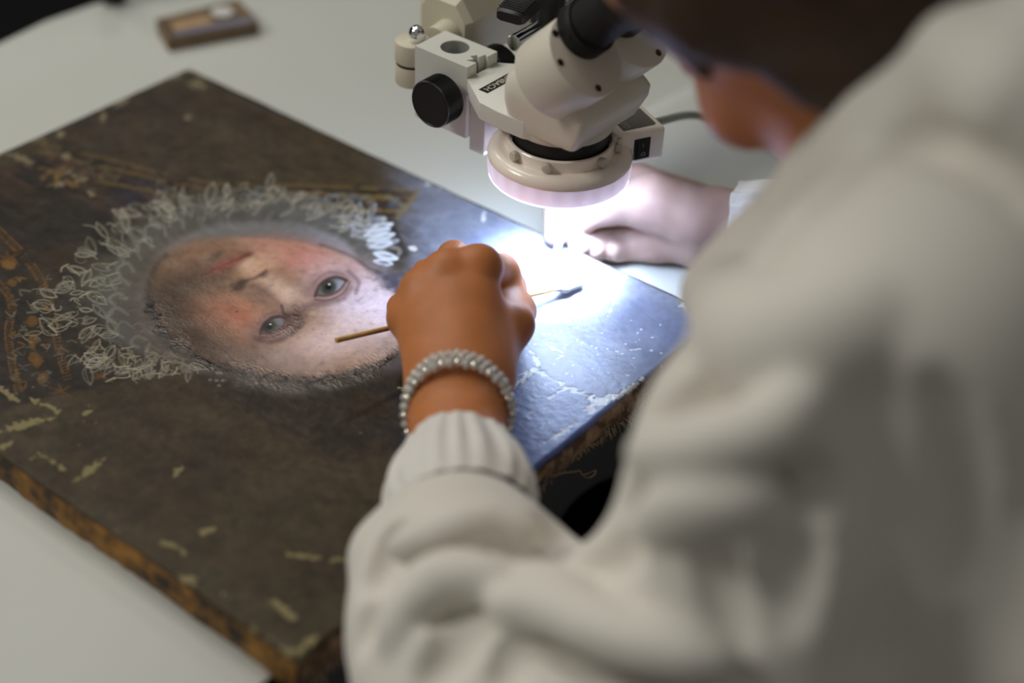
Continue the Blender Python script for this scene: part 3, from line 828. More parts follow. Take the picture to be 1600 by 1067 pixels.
# ------------------------------------------------------------------ stereo microscope and its ring lamp
O = np.array([0.3828, -0.0304, 0.097])          # centre of the ring lamp's lower face
CMS = 0.01


def L(x, y, z): return Vector((O[0] + x * CMS, O[1] + y * CMS, O[2] + z * CMS))


def lm(bm):
    """local centimetres -> world"""
    bmesh.ops.transform(bm, matrix=Matrix.Translation(Vector(O)) @ Matrix.Scale(CMS, 4), verts=bm.verts)
    return bm


RL = thing('ring_light', 'glossy white LED ring lamp with black rocker switch clamped below the microscope', 'lamp', tuple(O))
bm = bmesh.new()
prof = [(4.50, 1.22), (4.52, 1.32), (4.46, 1.58), (4.28, 1.80), (4.0, 1.92), (3.75, 1.93), (3.52, 1.84), (3.42, 1.86), (3.38, 2.0), (3.36, 2.52), (3.30, 2.58), (3.16, 2.58), (3.12, 2.52), (3.12, 0.6), (3.3, 0.35), (4.3, 0.35), (4.40, 0.5), (4.40, 1.22)]
add_lathe(bm, prof, (0, 0, 0), 96, closed=True); obj('housing', lm(bm), M['ringplastic'], RL, auto=40)
bm = bmesh.new()
prof = [(4.47, 1.22), (4.49, 1.18), (4.47, 0.6), (4.42, 0.08), (4.34, 0.0), (4.24, 0.0), (4.24, 0.3), (4.36, 0.4), (4.40, 1.22)]
NSEG = 144
rings = add_lathe(bm, prof, (0, 0, 0), NSEG, closed=True)
for q in (1, 2, 3):      # shallow scallops of the moulded lamp cells
    for i, v in enumerate(rings[q]):
        k = 1 + 0.006 * math.cos(i / NSEG * 2 * math.pi * 24) * (1 if q == 2 else 0.6)
        v.co.x *= k; v.co.y *= k
rm = M['ring_rim'].node_tree; bs = rm.nodes['Principled BSDF']; tc = rm.nodes.new('ShaderNodeTexCoord'); sx = rm.nodes.new('ShaderNodeSeparateXYZ')
rm.links.new(tc.outputs['Object'], sx.inputs[0])
def rmath(op, a, b=None):
    n_ = rm.nodes.new('ShaderNodeMath'); n_.operation = op
    for k_, v_ in enumerate((a, b)):
        if v_ is None: continue
        if isinstance(v_, (int, float)): n_.inputs[k_].default_value = v_
        else: rm.links.new(v_, n_.inputs[k_])
    return n_.outputs[0]
cells = rmath('COSINE', rmath('MULTIPLY', rmath('ARCTAN2', sx.outputs['Y'], sx.outputs['X']), 24.0))       # the lamps glow through as soft cells
low_ = rmath('SUBTRACT', 1.35, rmath('MULTIPLY', sx.outputs['Z'], 55.0))
rm.links.new(rmath('MULTIPLY', rmath('ADD', rmath('MULTIPLY', cells, 0.05), 0.62), low_), bs.inputs['Emission Strength'])
bm2 = bmesh.new(); add_lathe(bm2, [(4.22, 0.02), (4.40, 0.02), (4.41, -0.05), (4.36, -0.09), (4.22, -0.08)], (0, 0, 0), 96, closed=True)
eo = obj('lamp_edge', lm(bm2), mat('lamp_edge_glow', (1, 1, 1), 0.4, emit=(0.86, 0.9, 1.0), estr=2.2), RL, smooth=True); eo['label'] = 'bright glowing lower edge'
rim = obj('diffuser_rim', lm(bm), M['ring_rim'], RL, smooth=True); rim['label'] = 'milky translucent lower rim'
bm = bmesh.new(); add_lathe(bm, [(3.32, 0.10), (4.22, 0.10), (4.22, 0.28), (3.32, 0.28)], (0, 0, 0), 96, closed=True)
o = obj('reflector', lm(bm), M['ringplastic'], RL)
led_me = None
for i in range(40):
    a = 2 * math.pi * i / 40
    if led_me is None:
        bm = bmesh.new(); add_lathe(bm, [(0.001, -0.12), (0.10, -0.09), (0.15, 0.0), (0.15, 0.12)], (0, 0, 0), 12)
        bmesh.ops.scale(bm, vec=(CMS, CMS, CMS), verts=bm.verts); led_me = bpy.data.meshes.new('led'); bm.to_mesh(led_me); bm.free(); led_me.materials.append(M['led'])
        led_me.polygons.foreach_set('use_smooth', [True] * len(led_me.polygons))
    d = bpy.data.objects.new('led', led_me); COL.objects.link(d); d.parent = RL
    d.location = (3.78 * CMS * math.cos(a), 3.78 * CMS * math.sin(a), 0.06 * CMS)
COLD = (0.54, 0.70, 1.0)
for pw, sp, sz in ((0.52, 178, 0.086), (0.78, 56, 0.06)):
    la = area_light('ring_light_glow', tuple(L(0, 0, -0.16)), tuple(L(0, 0, -5)), sz, pw, COLD, 'DISK', sp)
    la.parent = RL; la.location = (0, 0, -0.0016); la.rotation_euler = (0, 0, 0)
# nylon thumb screws: position angle found from where they stand on the collar
for deg in (-104, -66, -8, 28, 75, 200):
    a = math.radians(deg); c, s = math.cos(a), math.sin(a)
    bm = bmesh.new()
    add_cyl(bm, (3.0 * c, 3.0 * s, 2.25), (3.55 * c, 3.55 * s, 2.25), 0.17, n=16)
    add_cyl(bm, (3.42 * c, 3.42 * s, 2.25), (3.8 * c, 3.8 * s, 2.25), 0.31, n=24, bevel=0.08)
    if deg in (-60, 28, -10):
        add_cyl(bm, (3.62 * c, 3.62 * s, 2.25), (3.62 * c, 3.62 * s, 2.88), 0.15, n=14, bevel=0.05)
    t = obj('thumb_screw', lm(bm), M['nylon'], RL, auto=40)
# control box
BA = math.radians(64)
BM = Matrix.Rotation(BA, 4, 'Z')
bm = bmesh.new(); add_box(bm, (2.9, -1.62, 0.36), (6.55, 1.62, 2.66), 0.38, 4)
bmesh.ops.transform(bm, matrix=BM, verts=bm.verts); obj('control_box', lm(bm), M['ringplastic'], RL, auto=50)
bm = bmesh.new(); add_prism(bm, [(3.75, -1.15), (5.95, -1.15), (6.12, -0.98), (6.12, 1.05), (3.75, 1.05)], 2.64, 2.672)
bmesh.ops.transform(bm, matrix=BM, verts=bm.verts); o = obj('label_plate', lm(bm), M['grey_label'], RL)
# rocker switch on the side wall
bm = bmesh.new(); add_box(bm, (4.30, -1.70, 0.72), (5.45, -1.58, 2.18), 0.04, 1)
bmesh.ops.transform(bm, matrix=BM, verts=bm.verts); SW = obj('switch', lm(bm), M['black'], RL, auto=40); SW['label'] = 'black rocker switch marked I and O'
bm = bmesh.new()
vs = [bm.verts.new(p) for p in ((4.5, -1.70, 0.86), (5.25, -1.70, 0.86), (5.25, -1.70, 2.04), (4.5, -1.70, 2.04), (4.5, -1.90, 0.90), (5.25, -1.90, 0.90), (5.25, -1.72, 2.02), (4.5, -1.72, 2.02), (4.5, -1.76, 1.44), (5.25, -1.76, 1.44))]
for f in ((0, 1, 5, 4), (4, 5, 9, 8), (8, 9, 6, 7), (7, 6, 2, 3), (0, 4, 8, 7, 3), (1, 2, 6, 9, 5)): bm.faces.new([vs[i] for i in f])
bmesh.ops.transform(bm, matrix=BM, verts=bm.verts); obj('rocker', lm(bm), M['black'], SW)


def text_mesh(name, s, size, mtx, m, parent, extrude=0.0):
    c = bpy.data.curves.new(name, 'FONT'); c.body = s; c.size = size; c.align_x = 'CENTER'; c.align_y = 'CENTER'; c.extrude = extrude
    t = bpy.data.objects.new(name, c); COL.objects.link(t)
    dg = bpy.context.evaluated_depsgraph_get()
    me = bpy.data.meshes.new_from_object(t.evaluated_get(dg))
    bpy.data.objects.remove(t); bpy.data.curves.remove(c)
    off = Vector((0, 0, 0)); p = parent
    while p is not None: off += p.location; p = p.parent
    me.transform(Matrix.Translation(-off) @ mtx)
    o = link(name, me, m, parent); me.name = name
    return o


def basis(x, y, z, t):
    m = Matrix((x, y, z)).transposed().to_4x4(); m.translation = t; return m


LW = Matrix.Translation(Vector(O)) @ Matrix.Scale(CMS, 4) @ BM
ux, uy, uz = BM.to_3x3() @ Vector((1, 0, 0)), BM.to_3x3() @ Vector((0, 1, 0)), Vector((0, 0, 1))
text_mesh('mark', 'I', 0.0036, basis(ux, uz, -uy, LW @ Vector((4.88, -1.775, 1.72))), M['faint_print'], SW)
text_mesh('mark', 'O', 0.0040, basis(ux, uz, -uy, LW @ Vector((4.88, -1.86, 1.16))), M['faint_print'], SW)
text_mesh('print', 'LED', 0.0062, basis(-uy, ux, uz, LW @ Vector((4.15, -0.45, 2.682))), M['faint_print'], RL)
# supply cable leaving the box to the right
pts = [LW @ Vector((6.4, 0.2, 1.9)), LW @ Vector((7.0, 0.2, 1.95))]
pts = [np.array(p) for p in pts] + [W(1075, 180, 1.075), W(1115, 186, 1.095), W(1165, 205, 1.12), Wz(1230, 225, 0.02), Wz(1330, 220, 0.004), Wz(1500, 170, 0.004), Wz(1700, 60, 0.004)]
bm = bmesh.new(); add_tube(bm, spline(pts, 70), 0.0028, n=12); obj('cable', bm, M['cable'], RL, smooth=True)

# --- microscope body
MS = thing('stereo_microscope', 'cream stereo microscope head with black focus knobs above the portrait', 'microscope', tuple(L(0, 0, 0)))
bm = bmesh.new(); add_lathe(bm, [(2.2, 1.4), (2.98, 1.4), (3.0, 1.5), (3.0, 3.4), (2.9, 3.5), (2.2, 3.5)], (0, 0, 0), 72, closed=True)
o = obj('objective_barrel', lm(bm), M['black_matt'], MS, auto=40); o['label'] = 'matt black objective barrel inside the ring'
bm = bmesh.new(); add_lathe(bm, [(0.01, 1.55), (1.2, 1.45), (2.2, 1.6), (2.2, 1.8), (0.01, 1.8)], (0, 0, 0), 40)
obj('objective_lens', lm(bm), mat('coated_glass', (0.02, 0.02, 0.03), 0.05), MS, smooth=True)
bm = bmesh.new(); add_lathe(bm, [(0.5, 3.45), (3.12, 3.45), (3.2, 3.55), (3.2, 4.75), (0.5, 4.75)], (0, 0, 0), 72, closed=True)
obj('lower_collar', lm(bm), M['cream'], MS, auto=40)
# mounting plate
pl = [(-6.4, -1.45), (-3.9, -3.25), (-2.4, -3.40), (-0.4, -3.40), (0.7, -2.9), (1.2, -2.0), (1.2, 2.0), (0.7, 2.9), (-0.4, 3.3), (-3.9, 3.3), (-6.4, 1.55)]
bm = bmesh.new(); add_prism(bm, pl, 3.55, 4.68, 0.06, 2); o = obj('mount_plate', lm(bm), M['alu'], MS, auto=30); o['label'] = 'light grey plate carrying the printed black name strip'
# base of the binocular head: faceted block, undercut towards the lens


def rounded(poly, r, n=6):
    out = []; k = len(poly)
    for i in range(k):
        p = Vector(poly[i]); a = (Vector(poly[i - 1]) - p); b = (Vector(poly[(i + 1) % k]) - p)
        rr = r[i] if hasattr(r, '__len__') else r
        ang = a.angle(b); t = rr / math.tan(ang / 2)
        p0 = p + a.normalized() * t; p1 = p + b.normalized() * t
        for j in range(n + 1):
            s = j / n; out.append(tuple(p0 * (1 - s) ** 2 + p * 2 * s * (1 - s) + p1 * s * s))
    return out


def add_loft(bm, rings, caps=True):
    R = [[bm.verts.new(p) for p in ring] for ring in rings]; n = len(R[0])
    for q in range(len(R) - 1):
        for i in range(n):
            bm.faces.new((R[q][i], R[q][(i + 1) % n], R[q + 1][(i + 1) % n], R[q + 1][i]))
    if caps: bm.faces.new(R[0][::-1]); bm.faces.new(R[-1])


def base_ring(z, x0, x1, w, r):
    return [(p[0], p[1], z) for p in rounded([(x0, -w), (x1, -w), (x1, w), (x0, w)], r, 8)]


bm = bmesh.new()
add_loft(bm, [base_ring(3.95, -2.3, 3.20, 3.22, [1.5, .45, .45, 1.5]), base_ring(4.02, -2.35, 3.27, 3.28, [1.5, .45, .45, 1.5]), base_ring(4.74, -2.35, 3.62, 3.38, [1.5, .45, .45, 1.5]), base_ring(5.45, -2.4, 3.95, 3.55, [1.5, .5, .5, 1.5]), base_ring(6.1, -2.4, 4.0, 3.6, [1.5, .5, .5, 1.5]),
              base_ring(6.4, -2.4, 3.9, 3.58, [1.5, .9, .9, 1.5]), base_ring(7.0, -2.35, 3.2, 3.45, [1.5, 1.0, 1.0, 1.5]), base_ring(7.6, -1.9, 2.2, 3.1, [1.4, 1.0, 1.0, 1.4]), base_ring(8.1, -1.2, 1.2, 2.7, [1.0, .9, .9, 1.0])])
o = obj('head_base', lm(bm), M['cream'], MS, auto=35)
AX = Vector((math.cos(math.radians(45)), 0, math.sin(math.radians(45)))); UP = Vector((-AX.z, 0, AX.x))
END = {-1: Vector((3.15, -2.5, 10.05)), 1: Vector((3.15, 2.3, 10.05))}
for s in (-1, 1):
    e = END[s]
    bm = bmesh.new(); add_cyl(bm, e - AX * 3.4, e, 2.60, n=96, bevel=0.10)
    ph = obj('prism_housing', lm(bm), M['cream'], MS, auto=35)
    for (du, dv) in ((1.85, -s * -1.3), (-2.0, 0.6 * s), (0.3, 2.15 * s)):
        c = e + UP * du + Vector((0, dv, 0))
        bm = bmesh.new(); add_cyl(bm, c - AX * 0.02, c + AX * 0.03, 0.22, n=16); obj('screw', lm(bm), M['screw'], ph)
    c = e + UP * 1.25 + Vector((0, -s * 0.55, 0))
    bm = bmesh.new()
    add_cyl(bm, c - AX * 0.02, c + AX * 1.1, 1.72, n=64, bevel=0.08)
    add_cyl(bm, c + AX * 1.0, c + AX * 3.6, 1.5, 1.46, n=64)
    add_cyl(bm, c + AX * 3.5, c + AX * 5.0, 1.62, 1.62, n=64, bevel=0.08)
    et = obj('eyepiece_tube', lm(bm), M['black_matt'], MS, auto=35)
    bm = bmesh.new(); add_lathe(bm, [(1.0, 0), (1.66, 0), (1.72, 0.3), (1.78, 1.0), (1.7, 1.02), (1.35, 0.5), (1.0, 0.3)], (0, 0, 0), 48, closed=True, axis=tuple(AX))
    bmesh.ops.translate(bm, vec=c + AX * 4.9, verts=bm.verts); obj('eyecup', lm(bm), M['black_matt'], et, smooth=True)
    bm = bmesh.new(); add_cyl(bm, c + AX * 0.6 + Vector((0, s * 1.68, 0)), c + AX * 0.6 + Vector((0, s * 1.80, 0)), 0.14, n=14); obj('set_screw', lm(bm), M['screw'], et)
# printed strip on the plate
bm = bmesh.new(); add_box(bm, (-4.98, -1.95, 4.675), (-4.28, 2.6, 4.70), 0.0); bmesh.ops.translate(bm, vec=(0.02, -0.10, 0), verts=bm.verts)
NS = obj('name_strip', lm(bm), M['black'], MS); NS['label'] = 'black strip with white capital letters'
text_mesh('lettering', 'ENBACH', 0.0062, basis(Vector((0, -1, 0)), Vector((1, 0, 0)), Vector((0, 0, 1)), L(-4.61, -0.62, 4.712)), M['white_print'], NS)
# focus block with bore and dovetail notch
fb = [(-10.7, -1.45), (-6.4, -1.45), (-6.4, -0.55), (-7.05, -0.75), (-6.85, -0.3), (-7.25, -0.15), (-7.05, 0.25), (-6.75, 0.1), (-6.7, 0.65), (-6.4, 0.55), (-6.4, 1.5), (-10.7, 1.5)]
bm = bmesh.new(); N_ = 40; cx, cy, rb = -8.75, 0.15, 0.93
def plate_with_hole(z, flip):
    outer = [bm.verts.new((x, y, z)) for x, y in fb]
    inner = [bm.verts.new((cx + rb * math.cos(2 * math.pi * i / N_), cy + rb * math.sin(2 * math.pi * i / N_), z)) for i in range(N_)]
    es = [bm.edges.new((outer[i], outer[(i + 1) % len(outer)])) for i in range(len(outer))] + [bm.edges.new((inner[i], inner[(i + 1) % N_])) for i in range(N_)]
    bmesh.ops.triangle_fill(bm, edges=es, use_beauty=True, use_dissolve=False)
    return outer, inner
o1, i1 = plate_with_hole(5.45, False); o0, i0 = plate_with_hole(0.45, True)
for a, b in ((o0, o1), (i1, i0)):
    n = len(a)
    for i in range(n): bm.faces.new((a[i], a[(i + 1) % n], b[(i + 1) % n], b[i]))
o = obj('focus_block', lm(bm), M['alu'], MS, auto=30); o['label'] = 'satin metal block with round bore and dovetail notch'
bm = bmesh.new(); add_lathe(bm, [(0.925, 0.5), (0.925, 5.4)], (cx, cy, 0), 48); obj('bore_liner', lm(bm), M['alu_cut'], MS, smooth=True)
bm = bmesh.new(); add_box(bm, (-6.38, -1.1, -0.5), (-5.15, 1.2, 3.56), 0.04, 1); o = obj('rack_slide', lm(bm), M['alu'], MS, auto=30)
for s in (-1, 1):
    kc = Vector((-7.6, s * 2.1, 3.25))
    bm = bmesh.new(); add_cyl(bm, (kc.x, s * 1.4, kc.z), (kc.x, s * 2.3, kc.z), 0.55, n=32); obj('knob_shaft', lm(bm), M['chrome'], MS, auto=40)
    bm = bmesh.new(); n = 240; prof = [(0.3, 0.0), (1.5, 0.0), (1.56, 0.06), (1.56, 1.36), (1.50, 1.45), (1.42, 1.47), (1.38, 1.42), (0.02, 1.42)]
    rings = add_lathe(bm, prof, (0, 0, 0), n, axis=(0, s, 0))
    ax_ = Vector((0, s, 0))
    for q in (2, 3):
        for i, v in enumerate(rings[q]):
            if i % 2:
                p = v.co - ax_ * v.co.dot(ax_); v.co -= p.normalized() * 0.035
    bmesh.ops.translate(bm, vec=kc, verts=bm.verts)
    o = obj('focus_knob', lm(bm), M['black'], MS, auto=25)
    bm = bmesh.new(); add_cyl(bm, kc + Vector((0, s * 1.41, 0)), kc + Vector((0, s * 1.43, 0)), 1.3, n=64); obj('knob_face', lm(bm), M['black_matt'], o)

# --- boom arm of the stand, holding the focus block
BS = thing('boom_stand', 'warm cream boom stand head with a black clamp lever behind the microscope', 'stand', tuple(L(-14, 5, -9.7)))
bm = bmesh.new()
add_cyl(bm, (-11.98, -0.2, 3.55), (-11.98, -0.2, 5.0), 1.18, n=48, bevel=0.12)
add_cyl(bm, (-11.98, -0.2, 2.0), (-11.98, -0.2, 3.40), 1.16, 1.16, n=48, bevel=0.12)
obj('pivot_lug', lm(bm), M['cream_boom'], BS, auto=35)
bm = bmesh.new(); add_cyl(bm, (-11.98, -0.2, 3.36), (-11.98, -0.2, 3.60), 1.10, n=48); obj('pivot_gap', lm(bm), M['black_matt'], BS)
bm = bmesh.new(); add_lathe(bm, [(0.001, 1.02), (0.25, 0.98), (0.46, 0.82), (0.55, 0.55), (0.55, 0.3), (0.48, 0.1), (0.48, 0.0), (0.001, 0.0)], (-11.7, -0.1, 5.0), 32); obj('ball_screw', lm(bm), M['chrome'], BS, smooth=True)
# faceted arm body: rectangle with chamfered shoulders swept along +y
sec = [(-3.0, -2.2), (1.6, -2.2), (1.6, 0.6), (0.6, 1.9), (-2.2, 1.9), (-3.0, 0.9)]
bm = bmesh.new()
def arm_ring(y, k, dx=0, dz=0): return [(-11.3 + dx + x * k, y, 5.2 + dz + z * k) for x, z in sec]
add_loft(bm, [arm_ring(2.6, 0.80), arm_ring(3.1, 1.0), arm_ring(9.0, 1.0), arm_ring(9.6, 0.9)])
obj('arm_body', lm(bm), M['cream_boom'], BS, auto=30)
bm = bmesh.new(); add_cyl(bm, (-11.3, 1.4, 4.4), (-11.3, 2.9, 4.6), 1.1, n=40); obj('arm_neck', lm(bm), M['cream_boom'], BS, auto=35)
bm = bmesh.new(); add_box(bm, (-12.8, 9.2, 4.0), (-8.8, 50.5, 8.6), 0.25, 2); obj('column_clamp', lm(bm), mat('tan_enamel', srgb(186, 176, 150), 0.45), BS, auto=35)
bm = bmesh.new(); add_cyl(bm, (-11, 49, -9.7), (-11, 49, 22), 1.6, n=40); obj('column', lm(bm), M['chrome'], BS, auto=35)
bm = bmesh.new(); add_box(bm, (-21, 44, -9.7), (-5, 66, -7.6), 0.5, 3); obj('stand_base', lm(bm), M['cream_boom'], BS, auto=35)
# clamp lever
lv0, lv1 = Vector(L(-4.3, -0.15, 9.0)), Vector(L(-5.2, 5.0, 9.6))
bm = bmesh.new()
d = (lv1 - lv0).normalized(); sx = d.cross(Vector((0, 0, 1))).normalized()
def lever_ring(t, w, h): 
    c = lv0 + (lv1 - lv0) * t
    return [tuple(c + sx * (x * w) + Vector((0, 0, z * h))) for x, z in ((-1, -.6), (-.7, -1), (.7, -1), (1, -.6), (1, .6), (.7, 1), (-.7, 1), (-1, .6))]
add_loft(bm, [lever_ring(0, 0.0085, 0.0030), lever_ring(0.04, 0.0095, 0.0042), lever_ring(0.5, 0.0100, 0.0050), lever_ring(0.75, 0.0105, 0.0058), lever_ring(1, 0.0115, 0.0075)])
LV = obj('clamp_lever', bm, M['black'], BS, auto=35)
for i in range(7):
    c = lv0 + (lv1 - lv0) * (0.06 + 0.045 * i)
    bm = bmesh.new(); add_tube(bm, [c - sx * 0.0085 + Vector((0, 0, 0.0047)), c + sx * 0.0085 + Vector((0, 0, 0.0047))], 0.0006, n=6); obj('grip_rib', bm, M['black'], LV)
bm = bmesh.new(); add_cyl(bm, lv1 - Vector((0, 0, 0.05)), lv1 + Vector((0, 0, 0.012)), 0.011, n=32, bevel=0.002); obj('lever_hub', bm, M['black'], BS, auto=35)
bm = bmesh.new(); add_cyl(bm, L(-5.2, 1.6, 6.4), L(-5.4, 8.5, 6.6), 0.55 * CMS, n=24); obj('clamp_rod', bm, M['chrome'], BS, auto=35)

# ------------------------------------------------------------------ organic surfaces: blended tapered limbs meshed with surface nets
class Limb:
    __slots__ = ('a', 'b', 'ra', 'rb', 'k', 'op', 'n', 'f')

    def __init__(s, a, b, ra, rb=None, k=0.008, op=1, n=None, f=1.0):
        s.a = np.array(a, float); s.b = np.array(b, float); s.ra = ra; s.rb = ra if rb is None else rb; s.k = k; s.op = op
        s.n = None if n is None else np.array(n, float) / np.linalg.norm(n); s.f = f

    def d(s, P):
        ab = s.b - s.a; L2 = ab @ ab + 1e-12
        q = P - s.a; t = np.clip(q @ ab / L2, 0, 1); q = q - t[:, None] * ab
        if s.n is not None:
            q = q + np.outer(q @ s.n * (1 / s.f - 1), s.n)
        return np.sqrt(np.einsum('ij,ij->i', q, q)) - (s.ra + (s.rb - s.ra) * t)


def sdf(P, limbs):
    out = np.full(len(P), 1.0)
    for l in limbs:
        d = l.d(P)
        if l.op > 0:
            h = np.clip(0.5 + 0.5 * (out - d) / l.k, 0, 1)
            out = out * (1 - h) + d * h - l.k * h * (1 - h)
        else:
            h = np.clip(0.5 - 0.5 * (out + d) / l.k, 0, 1)
            out = out * (1 - h) + (-d) * h + l.k * h * (1 - h)
    return out


def surface(limbs, h, lo, hi, B=14, extra=None):
    lo = np.array(lo); hi = np.array(hi); n = np.ceil((hi - lo) / h / B).astype(int)
    dims = n * B + 1
    vol = np.full(dims, 1.0, np.float32)
    c = [(np.arange(m) + 0.5) * B * h for m in n]
    C = np.stack(np.meshgrid(*c, indexing='ij'), -1).reshape(-1, 3) + lo
    half = B * h * 0.5 * 1.7321
    adds = [l for l in limbs]
    Dc = np.stack([l.d(C) for l in adds], 1)
    isadd = np.array([l.op > 0 for l in adds]); ks = np.array([l.k for l in adds])
    dmin = Dc[:, isadd].min(1)
    near = np.where(dmin < half + 0.03)[0]
    g = np.arange(B + 1) * h
    G = np.stack(np.meshgrid(g, g, g, indexing='ij'), -1).reshape(-1, 3)
    for ci in near:
        keep = Dc[ci] < np.where(isadd, dmin[ci] + 2 * half + 1.5 * ks, half + 1.5 * ks)
        ll = [l for l, kk in zip(adds, keep) if kk]
        bi = np.array(np.unravel_index(ci, n)) * B
        P = G + lo + bi * h
        d = sdf(P, ll)
        if extra is not None: d = extra(P, d)
        vol[bi[0]:bi[0] + B + 1, bi[1]:bi[1] + B + 1, bi[2]:bi[2] + B + 1] = d.reshape(B + 1, B + 1, B + 1)
    s = vol < 0
    cnt = np.zeros(np.array(vol.shape) - 1, np.int8)
    corners = [(i, j, k) for i in (0, 1) for j in (0, 1) for k in (0, 1)]
    X, Y, Zn = cnt.shape
    for (i, j, k) in corners: cnt += s[i:i + X, j:j + Y, k:k + Zn]
    act = (cnt > 0) & (cnt < 8)
    A = np.argwhere(act)
    vid = np.full(cnt.shape, -1, np.int32); vid[act] = np.arange(len(A))
    acc = np.zeros((len(A), 3)); m = np.zeros(len(A))
    for ax in range(3):
        o1, o2 = [a for a in range(3) if a != ax]
        for u in (0, 1):
            for v in (0, 1):
                e0 = np.zeros(3, int); e0[o1] = u; e0[o2] = v; e1 = e0.copy(); e1[ax] = 1
                v0 = vol[tuple((A + e0).T)]; v1 = vol[tuple((A + e1).T)]
                x = (v0 < 0) != (v1 < 0)
                t = np.where(x, v0 / np.where(x, v0 - v1, 1), 0)
                p = np.tile(e0.astype(float), (len(A), 1)); p[:, ax] = t
                acc += p * x[:, None]; m += x
    V = (A + acc / np.maximum(m, 1)[:, None]) * h + lo
    F = []
    for ax in range(3):
        o1, o2 = [(1, 2), (2, 0), (0, 1)][ax]
        sl0 = [slice(None)] * 3; sl1 = [slice(None)] * 3; sl0[ax] = slice(0, -1); sl1[ax] = slice(1, None)
        x = s[tuple(sl0)] != s[tuple(sl1)]
        E_ = np.argwhere(x)
        E_ = E_[(E_[:, o1] > 0) & (E_[:, o2] > 0) & (E_[:, o1] < vid.shape[o1]) & (E_[:, o2] < vid.shape[o2])]
        ins = s[tuple(E_.T)]
        q = []
        for (a, b) in ((0, 0), (1, 0), (1, 1), (0, 1)):
            c_ = E_.copy(); c_[:, o1] -= a; c_[:, o2] -= b; q.append(vid[tuple(c_.T)])
        q = np.stack(q, 1); q[~ins] = q[~ins][:, ::-1]
        q = q[(q >= 0).all(1)]
        F.append(q[:, ::-1] if False else q)
    return V, np.concatenate(F)


def relax(V, F, it=2, lam=0.5):
    e = np.concatenate([F[:, [0, 1]], F[:, [1, 2]], F[:, [2, 3]], F[:, [3, 0]]])
    for _ in range(it):
        s = np.zeros_like(V); c = np.zeros(len(V))
        for a, b in ((0, 1), (1, 0)):
            for k in range(3): s[:, k] += np.bincount(e[:, a], V[e[:, b], k], len(V))
            c += np.bincount(e[:, a], minlength=len(V))
        V = V + lam * (s / np.maximum(c, 1)[:, None] - V)
    return V


def chain(pts, rad, k=0.006):
    return [Limb(pts[i], pts[i + 1], rad[i], rad[i + 1], k) for i in range(len(pts) - 1)]


def hp(px, py, z): return Wz(px, py, ZP + z)


# ---- left hand: back of a loose fist towards the viewer, swab pinched between thumb and index finger
LH = []
wristL = hp(713, 632, 0.030); foreL = hp(722, 800, 0.032)
nL = np.cross(hp(790, 600, 0.03) - hp(640, 600, 0.03), wristL - hp(700, 450, 0.06)); nL /= np.linalg.norm(nL)
if nL[2] < 0: nL = -nL
mI, mM, mR, mP = hp(748, 418, 0.067), hp(698, 426, 0.065), hp(661, 455, 0.055), hp(639, 496, 0.042)
carp = hp(720, 585, 0.036)
LH += [Limb(foreL, wristL, 0.0285, 0.0255, 0.01, n=nL, f=0.78)]
LH += [Limb(wristL, carp, 0.0255, 0.0255, 0.012, n=nL, f=0.75)]
LH += [Limb(carp, hp(718, 500, 0.049), 0.0250, 0.0255, 0.016, n=nL, f=0.60)]
LH += [Limb(hp(738, 585, 0.036), mI, 0.0135, 0.0115, 0.014), Limb(hp(722, 585, 0.038), mM, 0.0135, 0.0110, 0.014),
       Limb(hp(700, 590, 0.036), mR, 0.0130, 0.0105, 0.014), Limb(hp(686, 595, 0.032), mP, 0.0130, 0.0108, 0.014)]
LH += [Limb(m_, m_ + 0.0001, r_, r_, 0.005) for m_, r_ in ((mI, 0.0126), (mM, 0.0118), (mR, 0.0112), (mP, 0.0113))]
LH += [Limb(mI, mM, 0.0088, 0.0084, 0.008), Limb(mM, mR, 0.0085, 0.0085, 0.010), Limb(mR, mP, 0.0085, 0.0085, 0.010)]
pinch = hp(803, 464, 0.0175)
LH += chain([mI, hp(783, 424, 0.046), hp(797, 446, 0.028), hp(798, 461, 0.020)], [0.0115, 0.0098, 0.0084, 0.0070], 0.005)
LH += chain([mM, hp(709, 402, 0.050), hp(752, 440, 0.030), hp(768, 468, 0.020)], [0.0108, 0.0095, 0.0082, 0.0070], 0.0045)
LH += chain([mR, hp(668, 430, 0.044), hp(712, 452, 0.024), hp(742, 478, 0.018)], [0.0104, 0.0090, 0.0080, 0.0068], 0.0045)
LH += chain([mP, hp(628, 481, 0.030), hp(662, 482, 0.014), hp(700, 498, 0.014)], [0.0100, 0.0082, 0.0074, 0.0064], 0.0045)
thM = hp(800, 507, 0.036)
LH += [Limb(hp(752, 585, 0.028), thM, 0.0165, 0.0112, 0.014)]
LH += chain([thM, hp(808, 486, 0.027), hp(804, 470, 0.0185)], [0.0122, 0.0098, 0.0074], 0.008)
LH += [Limb(hp(785, 450, 0.036), hp(792, 490, 0.032), 0.0095, 0.0110, 0.010)]
LH += [Limb(hp(700, 480, 0.030), hp(765, 520, 0.026), 0.018, 0.017, 0.012)]

# ---- right hand: thumb side towards the viewer, palm open downwards, pinching a white stick under the lamp
RH = []
wristR = Wz(1124, 352, 0.036); foreR = Wz(1230, 372, 0.044)
RH += [Limb(foreR, wristR, 0.0265, 0.0225, 0.01, n=(0.2, -1, 0.2), f=0.85)]
RH += [Limb(wristR, Wz(1075, 338, 0.040), 0.0225, 0.0215, 0.012, n=(0.1, -1, 0.1), f=0.85)]
